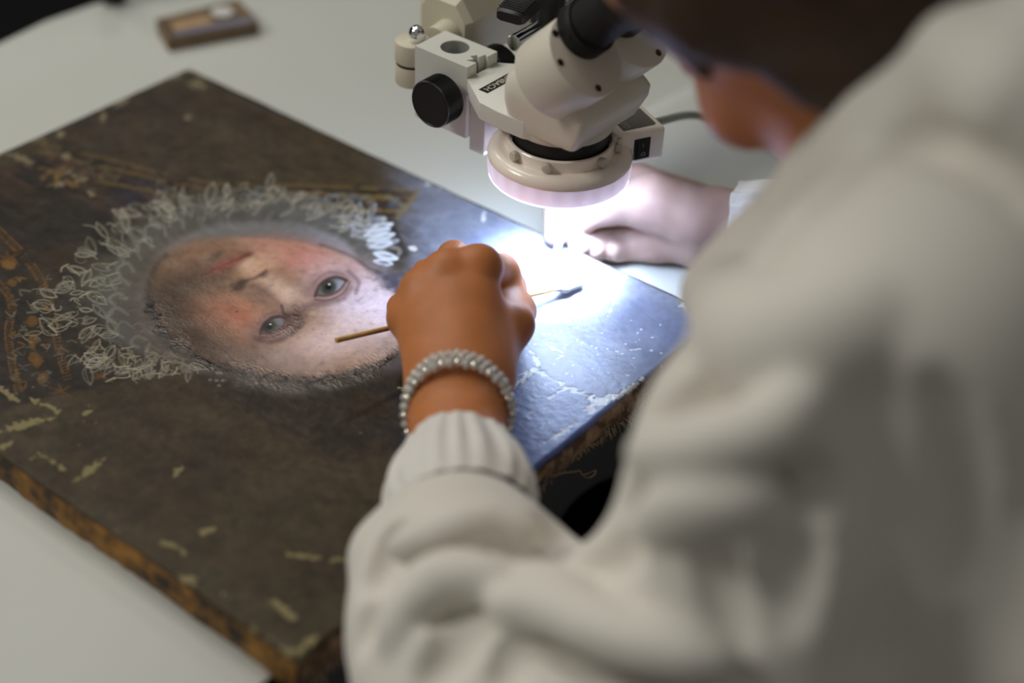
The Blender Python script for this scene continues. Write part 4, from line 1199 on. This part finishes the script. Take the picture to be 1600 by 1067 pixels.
# ball of the thumb and thumb along the top, tip bearing on the stick
t1 = Wz(1022, 316, 0.048); t2 = Wz(958, 322, 0.046); t3 = Wz(908, 342, 0.038); t4 = Wz(888, 362, 0.031)
RH += [Limb(Wz(1090, 345, 0.042), t1, 0.0170, 0.0185, 0.012), Limb(t1, t2, 0.0180, 0.0120, 0.010), Limb(t2, t3, 0.0115, 0.0095, 0.005), Limb(t3, t4, 0.0095, 0.0072, 0.004)]
# back of the hand; index finger beyond the thumb
RH += [Limb(Wz(1085, 322, 0.036), Wz(995, 288, 0.036), 0.0165, 0.0150, 0.012)]
RH += chain([Wz(995, 288, 0.036), Wz(915, 300, 0.038), Wz(870, 332, 0.034), Wz(867, 370, 0.028)], [0.0130, 0.0100, 0.0084, 0.0070], 0.004)
# middle, ring and little finger folded below in the thumb's shade, palm side seen
RH += chain([Wz(1005, 362, 0.018), Wz(952, 362, 0.018), Wz(916, 376, 0.021), Wz(905, 383, 0.024)], [0.0112, 0.0096, 0.0082, 0.0076], 0.0025)
RH += chain([Wz(1012, 374, 0.015), Wz(970, 374, 0.013), Wz(938, 386, 0.014), Wz(927, 390, 0.018)], [0.0110, 0.0094, 0.0080, 0.0074], 0.0025)
RH += chain([Wz(1022, 384, 0.013), Wz(990, 386, 0.011), Wz(966, 391, 0.011), Wz(957, 391, 0.014)], [0.0105, 0.0088, 0.0076, 0.0070], 0.0025)
# heel of the hand along the table
RH += [Limb(Wz(1105, 380, 0.020), Wz(1018, 374, 0.016), 0.0165, 0.0135, 0.008), Limb(Wz(1105, 380, 0.022), wristR, 0.017, 0.0185, 0.012)]


def skin_part(limbs, h, pad=0.03):
    P = np.array([p for l in limbs for p in (l.a, l.b)]); return surface(limbs, h, P.min(0) - pad, P.max(0) + pad)


PERSON = thing('person', 'person in a white cotton coat bending over the portrait with a swab in hand', 'person', (0.72, -0.12, -0.75))

# ------------------------------------------------------------------ the person
# head frame: bent over the eyepieces
hf = np.array([-0.68, 0.20, -0.70]); hf /= np.linalg.norm(hf)
hu = np.array([-0.70, 0.12, 0.70]); hu -= hf * (hu @ hf); hu /= np.linalg.norm(hu)
hl = np.cross(hu, hf)
if hl[1] > 0: hl = -hl
CHIN = W(1186, 204, 0.765)
HC = CHIN - hf * 0.078 + hu * 0.112


def hd(f, u, l=0.0): return HC + hf * f + hu * u + hl * l


NECK = W(1425, 125, 0.705)
SHL, SHR = W(1440, 500, 0.62), np.array([0.70, 0.075, 0.255])
ELL, ELR = W(910, 1170, 0.705), np.array([0.665, 0.165, 0.05])
PELV = np.array([0.86, -0.11, -0.22]); CHEST = np.array([0.77, -0.11, 0.10])
KNEE = {-1: np.array([0.47, -0.20, -0.20]), 1: np.array([0.47, -0.02, -0.20])}
FOOT = {-1: np.array([0.52, -0.20, -0.72]), 1: np.array([0.52, -0.02, -0.72])}
HIP = {-1: PELV + np.array([0, -0.085, 0]), 1: PELV + np.array([0, 0.085, 0])}

BODY = []
BODY += [Limb(hd(-0.022, 0.040), hd(0.022, 0.046), 0.090, 0.084, 0.02, n=hl, f=0.86),
         Limb(hd(0.038, 0.0), hd(0.050, -0.080), 0.060, 0.034, 0.03, n=hl, f=0.95),
         Limb(hd(0.070, -0.100, -0.008), hd(0.070, -0.100, 0.008), 0.018, 0.018, 0.015)]
for s in (-1, 1):
    BODY += [Limb(hd(-0.002, -0.062, 0.047 * s), hd(0.060, -0.098, 0.012 * s), 0.017, 0.015, 0.022),
             Limb(hd(0.058, -0.022, 0.036 * s), hd(0.050, -0.050, 0.034 * s), 0.021, 0.016, 0.02),
             Limb(hd(0.078, 0.030, 0.014 * s), hd(0.062, 0.032, 0.044 * s), 0.010, 0.010, 0.014),
             Limb(hd(0.103, 0.006, 0.032 * s), hd(0.103, 0.006, 0.033 * s), 0.017, 0.017, 0.012, op=-1),
             Limb(hd(0.070, 0.006, 0.032 * s), hd(0.071, 0.006, 0.032 * s), 0.0125, 0.0125, 0.003),
             Limb(hd(-0.012, 0.004, 0.072 * s), hd(-0.006, -0.026, 0.069 * s), 0.021, 0.013, 0.008, n=hl + 0.4 * s * hf, f=0.38)]
    BODY += [Limb(hd(0.098, -0.034, 0.004 * s), hd(0.092, -0.036, 0.013 * s), 0.008, 0.0065, 0.006)]
BODY += [Limb(hd(0.084, 0.016), hd(0.107, -0.026), 0.0075, 0.0105, 0.010),
         Limb(hd(0.086, -0.056, -0.017), hd(0.090, -0.055, 0.0), 0.0055, 0.0075, 0.006), Limb(hd(0.090, -0.055, 0.0), hd(0.086, -0.056, 0.017), 0.0075, 0.0055, 0.006),
         Limb(hd(0.085, -0.068, -0.012), hd(0.086, -0.068, 0.012), 0.0075, 0.0075, 0.006)]
BODY += [Limb(hd(-0.030, -0.045), NECK, 0.052, 0.056, 0.03), Limb(NECK, CHEST + np.array([-0.02, 0, 0.06]), 0.052, 0.085, 0.03)]
BODY += [Limb(CHEST + np.array([-0.02, 0, 0.04]), CHEST, 0.095, 0.115, 0.04), Limb(CHEST, PELV, 0.120, 0.120, 0.06)]
BODY += [Limb(NECK + np.array([0.03, 0, -0.05]), SHL, 0.05, 0.046, 0.04), Limb(NECK + np.array([0.03, 0, -0.05]), SHR, 0.05, 0.046, 0.04)]
BODY += [Limb(SHL, ELL, 0.044, 0.034, 0.02), Limb(SHR, ELR, 0.044, 0.034, 0.02),
         Limb(ELL, foreL, 0.034, 0.0282, 0.012), Limb(ELR, foreR, 0.034, 0.0262, 0.012)]
for s in (-1, 1):
    BODY += [Limb(HIP[s], KNEE[s], 0.078, 0.052, 0.03), Limb(KNEE[s], FOOT[s], 0.052, 0.036, 0.02), Limb(FOOT[s] + np.array([0.02, 0, -0.008]), FOOT[s] + np.array([-0.16, 0, -0.012]), 0.032, 0.026, 0.02)]


def bounds(limbs, pad=0.02):
    P = np.array([p for l in limbs for p in (l.a - l.ra, l.a + l.ra, l.b - l.rb, l.b + l.rb)]); return P.min(0) - pad, P.max(0) + pad


vb, f_b = surface(BODY, 0.005, *bounds(BODY)); vb = relax(vb, f_b, 1)
body = npmesh('body', vb, f_b, M['skin'], PERSON)
for limbs in (LH, RH):
    v, f = surface(limbs, 0.0013, *bounds(limbs, 0.006)); v = relax(v, f, 2)
    h_ = npmesh('hand_tmp', v, f, M['skin'] if limbs is LH else M['palm'], PERSON)
    md = body.modifiers.new('join', 'BOOLEAN'); md.operation = 'UNION'; md.solver = 'EXACT'; md.object = h_; md.material_mode = 'TRANSFER'
    bpy.context.view_layer.update()
    dg = bpy.context.evaluated_depsgraph_get()
    me = bpy.data.meshes.new_from_object(body.evaluated_get(dg))
    body.modifiers.clear()
    old = body.data; body.data = me; bpy.data.meshes.remove(old)
    bpy.data.objects.remove(h_)
body.data.name = 'body'
body.data.polygons.foreach_set('use_smooth', [True] * len(body.data.polygons))
for s in (-1, 1):
    c = hd(0.0712, 0.006, 0.032 * s)
    bm = bmesh.new(); bmesh.ops.create_uvsphere(bm, u_segments=20, v_segments=14, radius=0.0124); bmesh.ops.translate(bm, vec=Vector(c + hf * 0.0008), verts=bm.verts)
    ey = obj('eye', bm, mat('eye_white', srgb(225, 220, 212), 0.2), PERSON, smooth=True)
    bm = bmesh.new(); add_cyl(bm, Vector(c + hf * 0.0118), Vector(c + hf * 0.0136), 0.0052, 0.0046, n=20); obj('iris', bm, mat('dark_iris', srgb(48, 30, 20), 0.15), ey)

# hair: drawn back over the skull into a low knot, loose strands at the cheek
HAIR = [Limb(hd(-0.030, 0.044), hd(0.010, 0.056), 0.103, 0.094, 0.02, n=hl, f=0.88),
        Limb(hd(-0.055, 0.010), hd(-0.060, -0.030), 0.070, 0.046, 0.03, n=hl, f=0.95),
        Limb(hd(-0.115, 0.000), hd(-0.120, -0.020), 0.036, 0.030, 0.02),
        Limb(hd(0.062, 0.105, 0.0), hd(0.045, 0.06, 0.066), 0.018, 0.016, 0.02), Limb(hd(0.045, 0.06, 0.066), hd(-0.005, 0.005, 0.080), 0.016, 0.014, 0.015),
        Limb(hd(0.062, 0.105, 0.0), hd(0.045, 0.06, -0.066), 0.018, 0.016, 0.02), Limb(hd(0.045, 0.06, -0.066), hd(-0.005, 0.005, -0.080), 0.016, 0.014, 0.015),
        Limb(hd(0.03, 0.04, 0.074), hd(0.03, -0.020, 0.072), 0.016, 0.006, 0.01), Limb(hd(0.03, 0.04, -0.074), hd(0.03, -0.020, -0.072), 0.016, 0.006, 0.01), Limb(hd(-0.01, 0.02, 0.074), hd(-0.03, -0.04, 0.066), 0.024, 0.020, 0.02), Limb(hd(-0.02, 0.0, 0.078), hd(-0.05, -0.06, 0.06), 0.018, 0.016, 0.02),
        Limb(hd(-0.05, -0.04, 0.05), W(1430, 60, 0.66), 0.026, 0.022, 0.02),
        Limb(hd(0.095, -0.012), hd(0.080, -0.08), 0.066, 0.06, 0.012, op=-1, n=hl, f=0.92)]
def trace(px, py, limbs, d0=0.35, d1=1.3):
    r = ray(px, py); rl = np.linalg.norm(r); t = d0
    for _ in range(90):
        P = CAM + r * t; d = sdf(P[None], limbs)[0]
        if d < 0.0003 or t > d1: break
        t += max(d * 0.7, 0.0003) / rl
    P = CAM + r * t; e = 0.002
    g = np.array([sdf((P + e * a)[None], limbs)[0] - sdf((P - e * a)[None], limbs)[0] for a in np.eye(3)])
    return P, g / (np.linalg.norm(g) + 1e-9), t <= d1


for row, r_ in (([(1030, -30), (1120, -10), (1230, 0), (1340, 5), (1450, 0)], 0.022), ([(1046, 14), (1110, 34), (1180, 40), (1260, 40), (1350, 40), (1440, 30)], 0.013), ([(1040, 20), (1076, 58), (1104, 108)], 0.006), ([(1120, 30), (1150, 66), (1164, 96)], 0.005), ([(1200, 50), (1236, 84), (1262, 120)], 0.008), ([(1250, 50), (1300, 86), (1340, 110)], 0.012), ([(1300, 50), (1380, 74), (1460, 70)], 0.014), ([(1236, 84), (1290, 122), (1370, 126), (1450, 96)], 0.011)):
    pr = None
    for (px, py) in row:
        P, nrm, ok = trace(px, py, BODY)
        if not ok: pr = None; continue
        if pr is not None: HAIR.append(Limb(pr, P, r_, r_, 0.012))
        pr = P
vh, fh = surface(HAIR, 0.0035, *bounds(HAIR)); vh = relax(vh, fh, 2)
hair = npmesh('hair', vh, fh, M['hair'], PERSON); hair['label'] = 'dark brown hair drawn back'

# coat: sleeves, shoulders, front edge and back; folds pressed in along drawn lines
COAT = []
def C(px, py, d, rpx): return W(px, py, d), rpx * d / FPX
def climb(a, b, k=0.02, **kw):
    (pa, ra), (pb, rb) = C(*a), C(*b); return Limb(pa, pb, ra, rb, k, **kw)


SLV = [(722, 848, 0.777, 104), (716, 892, 0.767, 154), (742, 970, 0.748, 198), (800, 1080, 0.726, 240), (930, 1200, 0.70, 258)]
for i in range(len(SLV) - 1): COAT.append(climb(SLV[i], SLV[i + 1], 0.012))
COAT += [climb((606, 862, 0.768, 58), (652, 815, 0.778, 46), 0.010)]
UPA = [(930, 1200, 0.70, 258), (1165, 985, 0.68, 250), (1268, 740, 0.65, 265), (1440, 530, 0.625, 255)]
for i in range(len(UPA) - 1): COAT.append(climb(UPA[i], UPA[i + 1], 0.022))
COAT += [Limb(W(1430, 520, 0.625), NECK + np.array([0.05, -0.02, -0.045]), 0.066, 0.060, 0.03)]
COAT += [climb((1185, 490, 0.72, 58), (1310, 340, 0.69, 90), 0.014), climb((1112, 456, 0.735, 44), (1294, 292, 0.700, 58), 0.008)]
COAT += [climb((1110, 456, 0.74, 44), (1290, 280, 0.69, 56), 0.008), climb((1290, 280, 0.69, 54), (1400, 190, 0.640, 68), 0.01), climb((1400, 190, 0.640, 68), (1506, 92, 0.605, 76), 0.01), climb((1506, 92, 0.605, 76), (1690, 40, 0.59, 100), 0.01), climb((1580, 150, 0.585, 90), (1720, 220, 0.585, 120), 0.02)]
COAT += [climb((1294, 290, 0.715, 56), (1378, 200, 0.69, 60), 0.010), climb((1378, 200, 0.69, 60), (1500, 88, 0.66, 66), 0.012), climb((1500, 88, 0.66, 66), (1640, 40, 0.70, 66), 0.012)]
COAT += [Limb(NECK + np.array([0.05, 0, -0.05]), SHR, 0.062, 0.062, 0.03), Limb(SHR, ELR, 0.062, 0.056, 0.02)]
SR = [ELR, Wz(1330, 385, 0.046), Wz(1225, 362, 0.044)]
COAT += [Limb(SR[0], SR[1], 0.056, 0.040, 0.012), Limb(SR[1], SR[2], 0.040, 0.033, 0.01)]
COAT += [Limb(NECK + np.array([0.055, 0.0, -0.030]), CHEST + np.array([0.03, 0, 0.05]), 0.075, 0.150, 0.04), Limb(NECK + np.array([0.045, -0.055, -0.01]), NECK + np.array([0.045, 0.055, -0.01]), 0.040, 0.040, 0.03)]
COAT += [Limb(NECK + np.array([0.06, 0, -0.05]), SHR, 0.078, 0.066, 0.03), Limb(NECK + np.array([0.0, 0.05, -0.02]), CHEST + np.array([-0.07, 0.05, 0.04]), 0.045, 0.07, 0.03)]
COAT += [Limb(NECK + np.array([0.07, 0.03, -0.055]), CHEST + np.array([0.06, 0.04, 0.02]), 0.085, 0.135, 0.03)]
COAT += [Limb(NECK + np.array([0.09, 0.0, -0.08]), CHEST + np.array([0.02, 0, 0.0]), 0.100, 0.145, 0.05), Limb(CHEST + np.array([0.02, 0, 0]), PELV, 0.145, 0.150, 0.06), Limb(PELV, PELV + np.array([-0.02, 0, -0.16]), 0.150, 0.165, 0.05),
         climb((1250, 480, 0.72, 115), (1340, 640, 0.80, 150), 0.03)]


def fold(pts, r, depth, sign=-1, k=0.0045, n=12, taper=0.5):
    depth = min(depth * 2.1, max(0.0125, r)) if sign < 0 else depth * 2.6; r = max(r * 0.8, depth * 0.7) if sign < 0 else r * 0.9
    out = []; P_ = spline(pts, n)
    prev = None
    for i, (px, py) in enumerate(P_):
        P, nrm, ok = trace(px, py, BASE)
        if not ok: prev = None; continue
        w = 1 - taper * abs(2 * i / (n - 1) - 1) ** 2
        rr = r * (0.6 + 0.4 * w); off = (rr - depth * w) * (1 if sign < 0 else -1)
        c = P + nrm * off
        if prev is not None: out.append(Limb(prev[0], c, prev[1], rr, k, op=sign))
        prev = (c, rr)
    return out


BASE = list(COAT)
FOLDS = []
for pts, r, dp in (
        ([(775, 832), (720, 848), (676, 866), (624, 899), (588, 940), (572, 980)], 0.009, 0.0075),
        ([(764, 826), (806, 842), (838, 866), (846, 880)], 0.008, 0.0045),
        ([(862, 812), (852, 836), (842, 868)], 0.009, 0.005),
        ([(770, 916), (716, 934), (652, 948)], 0.012, 0.0055),
        ([(752, 968), (702, 1022), (664, 1062)], 0.010, 0.0060),
        ([(820, 966), (875, 988), (987, 1026), (1100, 1066), (1200, 1110)], 0.016, 0.0085),
        ([(808, 985), (798, 1030), (792, 1070)], 0.010, 0.004),
        ([(570, 908), (590, 884), (602, 852), (618, 830)], 0.010, 0.009),
        ([(560, 1010), (578, 950), (606, 912)], 0.009, 0.004),
        ([(884, 818), (872, 850), (838, 894), (800, 905)], 0.009, 0.005),
        ([(612, 880), (650, 856), (705, 846)], 0.009, 0.004),
        ([(860, 905), (930, 890), (1000, 850)], 0.012, 0.004),
        ([(690, 1010), (720, 980), (775, 955)], 0.010, 0.005),
        ([(985, 800), (1040, 774), (1110, 754), (1180, 748), (1250, 756), (1310, 792)], 0.016, 0.0095),
        ([(1020, 664), (1100, 621), (1175, 584), (1240, 562)], 0.014, 0.0065),
        ([(1362, 600), (1378, 690), (1392, 800), (1390, 930), (1352, 1080)], 0.030, 0.0062),
        ([(1092, 800), (1118, 900), (1155, 1000)], 0.012, 0.005),
        ([(1380, 240), (1330, 280), (1270, 335), (1180, 430)], 0.010, 0.0025),
        ([(1390, 228), (1450, 226), (1520, 250), (1605, 325)], 0.010, 0.0035),
        ([(1180, 545), (1130, 600), (1085, 640)], 0.012, 0.004),
        ([(1260, 830), (1230, 900), (1225, 980)], 0.016, 0.004),
        ([(1460, 620), (1500, 760), (1490, 900)], 0.02, 0.006),
        ([(655, 810), (690, 826), (740, 832)], 0.008, 0.0025),
        ([(1078, 490), (1140, 470), (1240, 400)], 0.009, 0.0045)):
    FOLDS += fold(pts, r, dp)
for pts, r, dp in (
        ([(620, 850), (700, 826), (770, 812), (830, 826)], 0.010, 0.0035),
        ([(640, 915), (710, 898), (790, 905)], 0.012, 0.004),
        ([(790, 940), (880, 958), (990, 1000), (1110, 1030)], 0.013, 0.0060),
        ([(1005, 706), (1125, 694), (1230, 655), (1262, 600)], 0.014, 0.006),
        ([(1100, 470), (1200, 520), (1330, 480)], 0.03, 0.004),
        ([(610, 1000), (640, 940), (690, 910)], 0.010, 0.003),
        ([(1010, 820), (1090, 782), (1180, 775)], 0.014, 0.004),
        ([(830, 900), (860, 930), (900, 940)], 0.014, 0.004)):
    FOLDS += fold(pts, r, dp, +1)
CT = COAT + FOLDS
lo, hi = bounds(COAT)
vc, fc = surface(CT, 0.0036, lo, hi); vc = relax(vc, fc, 1)
rr_ = np.random.default_rng(3)
coat = npmesh('coat', vc, fc, M['coat'], PERSON); coat['label'] = 'white cotton work coat with creased sleeves'


def cuff(name, a, b, ra, rm, rb, nfold, seed, th=0.0022, flat=0.85, nrm=None, parent=None):
    """elasticated cuff: gathered tube from the opening a to the seam b"""
    a, b = np.array(a), np.array(b); ax = b - a; Ln = np.linalg.norm(ax); ax /= Ln
    x = np.cross(nrm, ax); x /= np.linalg.norm(x); y = np.cross(ax, x)
    r3 = np.random.default_rng(seed); n = 240; rows = 15
    th_ = np.linspace(0, 2 * np.pi, n, endpoint=False)
    ph = sum(r3.uniform(0.5, 1) * np.sin(k * th_ + r3.uniform(0, 6.28)) for k in (nfold, nfold + 3, nfold - 4, nfold + 7)) / 2.2
    lip = sum(r3.uniform(0.4, 1) * np.sin(k * th_ + r3.uniform(0, 6.28)) for k in (3, 5, 8)) / 2
    V = []
    def ringat(s, inner):
        r = ra + (rm - ra) * math.sin(min(1, s * 1.25) * math.pi / 2) if s < 0.8 else rm + (rb - rm) * (s - 0.8) / 0.2
        if s < 0.12: r += 0.0012 * (1 - s / 0.12)
        rr = r * (1 + 0.045 * ph * (0.45 + 0.8 * math.sin(math.pi * min(1, s + .1)))) - (th if inner else 0)
        p = a[None] + ax[None] * (s * Ln + (1 - s) * 0.0022 * lip)[:, None] + (rr * np.cos(th_))[:, None] * x + (rr * flat * np.sin(th_))[:, None] * y
        return p
    ss_ = np.linspace(0, 1, rows)
    seq = [ringat(s, False) for s in ss_[::-1]] + [ringat(-0.015, False) - 0.0] + [ringat(0.0, True)] + [ringat(s, True) for s in ss_[1:6]]
    V = np.concatenate(seq); F = []
    for q in range(len(seq) - 1):
        i = np.arange(n); j = (i + 1) % n
        F.append(np.stack([q * n + i, q * n + j, (q + 1) * n + j, (q + 1) * n + i], 1))
    return npmesh(name, V, np.concatenate(F), M['cuff'], parent)


cuff('cuff', hp(716, 700, 0.035), hp(722, 806, 0.037), 0.0268, 0.0392, 0.0365, 17, 5, nrm=nL, parent=coat)
cuff('cuff', Wz(1148, 353, 0.041), Wz(1225, 362, 0.044), 0.0285, 0.0325, 0.033, 19, 8, nrm=np.array([0.1, -1, 0.1]), parent=coat, flat=0.92)

# trousers, shoes
TR = []
for s in (-1, 1):
    TR += [Limb(HIP[s], KNEE[s], 0.088, 0.062, 0.03), Limb(KNEE[s], FOOT[s] + np.array([0, 0, 0.06]), 0.062, 0.052, 0.02)]
v, f = surface(TR, 0.008, *bounds(TR)); npmesh('trousers', relax(v, f, 1), f, M['trousers'], PERSON)
for s in (-1, 1):
    SHO = [Limb(FOOT[s] + np.array([0.03, 0, 0.01]), FOOT[s] + np.array([-0.17, 0, 0.005]), 0.042, 0.034, 0.02), Limb(FOOT[s] + np.array([0.06, 0, -0.20]), FOOT[s] + np.array([-0.2, 0, -0.20]), 0.17, 0.17, 0.004, op=-1)]
    v, f = surface(SHO, 0.006, *bounds(SHO[:1])); npmesh('shoe', relax(v, f, 1), f, M['black_matt'], PERSON)

# ------------------------------------------------------------------ small things
# swab held in the left hand: bamboo stick and cotton tip on the paint
SWB = thing('cotton_swab', 'thin bamboo swab with a cotton tip held in the near fist', 'swab', tuple(Wz(890, 445, ZP)))
s_tip = Wz(890, 446, ZP + 0.0055); s_end = Wz(525, 532, ZP + 0.030)
dirv = (s_end - s_tip) / np.linalg.norm(s_end - s_tip)
bm = bmesh.new(); add_cyl(bm, Vector(s_tip - dirv * 0.004), Vector(s_end), 0.0015, 0.0016, n=14); obj('stick', bm, M['stick'], SWB, auto=40)
v, f = surface([Limb(s_tip - dirv * 0.008, s_tip + dirv * 0.004, 0.0028, 0.0036, 0.003), Limb(s_tip + dirv * 0.004, s_tip + dirv * 0.013, 0.0036, 0.0016, 0.003)], 0.0005, np.minimum(s_tip - .02, s_tip + .02), np.maximum(s_tip - .02, s_tip + .02))
rs = np.random.default_rng(2); v = relax(v, f, 1); npmesh('cotton_tip', v + rs.normal(size=v.shape) * 0.00012, f, M['cotton'], SWB)

# white pointed stick in the far hand, under the lamp
WST = thing('white_stick', 'short white pointed stick pinched by the far hand under the lamp', 'stick', tuple(Wz(870, 402, ZP)))
a, b = Wz(868, 404, ZP + 0.002), Wz(885, 322, ZP + 0.018)
bm = bmesh.new()
add_tube(bm, [a, a + (b - a) * 0.15, a + (b - a) * 0.5, b], [0.0008, 0.0020, 0.0032, 0.0034], n=14); obj('shaft', bm, mat('white_paper', srgb(238, 238, 238), 0.6), WST, smooth=True)

# bracelet of glass beads: two twisted rows round the wrist
BR = thing('bracelet', 'clear glass bead bracelet around the near wrist', 'bracelet', tuple(hp(713, 622, 0.03)))
bc = hp(716, 640, 0.0325); bax = hp(713, 585, 0.036) - hp(716, 645, 0.029); bax /= np.linalg.norm(bax)
bx = np.cross(nL, bax); bx /= np.linalg.norm(bx); by = np.cross(bax, bx); by = by + 0.75 * bax * (1 if by @ nL > 0 else -1)
bm = bmesh.new(); bmesh.ops.create_icosphere(bm, subdivisions=2, radius=1.0)
bead_me = bpy.data.meshes.new('bead'); bm.to_mesh(bead_me); bm.free(); bead_me.polygons.foreach_set('use_smooth', [True] * len(bead_me.polygons)); bead_me.materials.append(M['crystal'])
bead_si = bead_me.copy(); bead_si.materials.clear(); bead_si.materials.append(M['silver'])
NB = 40; rbd = random.Random(6); off = np.array(BR.location)
def on_ring(ang, h, r0): return bc + bax * h + (bx * math.cos(ang) * r0 + by * math.sin(ang) * r0 * 0.82)
R0 = 0.0288
for row in range(3):
    for i in range(NB):
        a = 2 * math.pi * (i + 0.5 * (row % 2)) / NB
        size = (0.0024 if row != 0 else 0.0027) * rbd.uniform(0.85, 1.15)
        h = (row - 1) * 0.0032 + 0.0012 * math.sin(2 * a)
        p = on_ring(a, h, R0 + (0.0008 if row == 1 else 0))
        b_ = bpy.data.objects.new('bead', bead_si if (i * 3 + row) % 6 == 0 else bead_me); COL.objects.link(b_); b_.parent = BR
        b_.location = Vector(p - off); b_.scale = (size, size, size)
bm = bmesh.new(); add_tube(bm, [on_ring(2 * math.pi * i / 60, 0, R0 - 0.0005) for i in range(61)], 0.0007, n=6); obj('cord', bm, M['thread'], BR)

# picture card and dark jar at the far side of the table
PC = thing('picture_card', 'small brown printed box with a white spot, far side of the table', 'box', tuple(Wz(325, 40, 0)))
c0, c1, c2, c3 = [Wz(*p, 0.012) for p in ((243, 30), (262, 60), (404, 34), (372, -2))]
hx = (c2 - c1); hx = hx / np.linalg.norm(hx)
bm = bmesh.new()
lo_ = [np.array([p[0], p[1], 0.0]) for p in (c0, c1, c2, c3)]; hi_ = [np.array([p[0], p[1], 0.012]) for p in (c0, c1, c2, c3)]
add_loft(bm, [[tuple(p) for p in lo_], [tuple(p) for p in hi_]])
bmesh.ops.recalc_face_normals(bm, faces=bm.faces)
obj('carton', bm, mat('brown_print', srgb(112, 90, 62), 0.5, var=0.25, vscale=60), PC)
def quad_on(u0, u1, v0, v1, z): 
    q = lambda u, v: (hi_[1] * (1 - u) + hi_[2] * u) * (1 - v) + (hi_[0] * (1 - u) + hi_[3] * u) * v + np.array([0, 0, z])
    return [tuple(q(u0, v0)), tuple(q(u1, v0)), tuple(q(u1, v1)), tuple(q(u0, v1))]
for nm, u0, u1, v0, v1, z, m in (('print_band', 0.03, 0.97, 0.03, 0.22, 0.0003, mat('bluegrey_print', srgb(112, 112, 132), 0.5)), ('print_field', 0.12, 0.55, 0.3, 0.62, 0.0003, mat('tan_print', srgb(166, 136, 98), 0.5, var=0.15, vscale=80)),
                                 ('print_field', 0.58, 0.86, 0.3, 0.95, 0.0003, mat('dark_print', srgb(78, 70, 52), 0.5)), ('print_edge', 0.02, 0.10, 0.06, 0.95, 0.0004, mat('dark_brown_print', srgb(84, 62, 42), 0.5))):
    bm = bmesh.new(); q = quad_on(u0, u1, v0, v1, z); bm.faces.new([bm.verts.new(p) for p in q]); obj(nm, bm, m, PC)
cc = np.array(quad_on(0.72, 0.72, 0.62, 0.62, 0.0006)[0])
bm = bmesh.new(); add_cyl(bm, Vector(cc), Vector(cc + np.array([0, 0, 0.0004])), 0.0095, n=28); obj('print_spot', bm, mat('white_spot', srgb(205, 200, 196), 0.5), PC)

JR = thing('jar', 'black jar at the far edge of the table, cut by the frame', 'jar', tuple(Wz(178, 0, 0)))
jc = Wz(178, 3, 0)
bm = bmesh.new(); add_lathe(bm, [(0.001, 0.0), (0.0092, 0.0), (0.0105, 0.002), (0.0105, 0.045), (0.0085, 0.050), (0.001, 0.050)], tuple(jc), 36); obj('glass', bm, M['black'], JR, auto=35)
bm = bmesh.new(); add_cyl(bm, Vector(jc) + Vector((0, 0, 0.049)), Vector(jc) + Vector((0, 0, 0.064)), 0.0100, n=36, bevel=0.001); obj('lid', bm, M['black_matt'], JR, auto=35)

# clear plastic film lying rumpled on the table beyond the far hand
FM = bmesh.new(); nu, nv = 40, 40
p00 = np.array([0.28, 0.09, 0.0012])
vs = [[None] * nv for _ in range(nu)]
rf2 = np.random.default_rng(12); ph = rf2.uniform(0, 6.28, 12)
for i in range(nu):
    for j in range(nv):
        u, v_ = i / (nu - 1), j / (nv - 1)
        x = 0.27 + 0.185 * u + 0.03 * v_; y = 0.085 + 0.26 * v_ - 0.03 * u
        z = 0.0035 + 0.0022 * (math.sin(9 * u + ph[0] + 3 * v_) * math.sin(7 * v_ + ph[1]) + 0.5 * math.sin(17 * u + 11 * v_ + ph[2]))
        vs[i][j] = FM.verts.new((x, y, max(0.0006, z)))
for i in range(nu - 1):
    for j in range(nv - 1): FM.faces.new((vs[i][j], vs[i + 1][j], vs[i + 1][j + 1], vs[i][j + 1]))
fo = obj('plastic_film', FM, M['film'], None, smooth=True)
fo['label'] = 'clear plastic film lying rumpled on the table behind the far hand'; fo['category'] = 'plastic film'
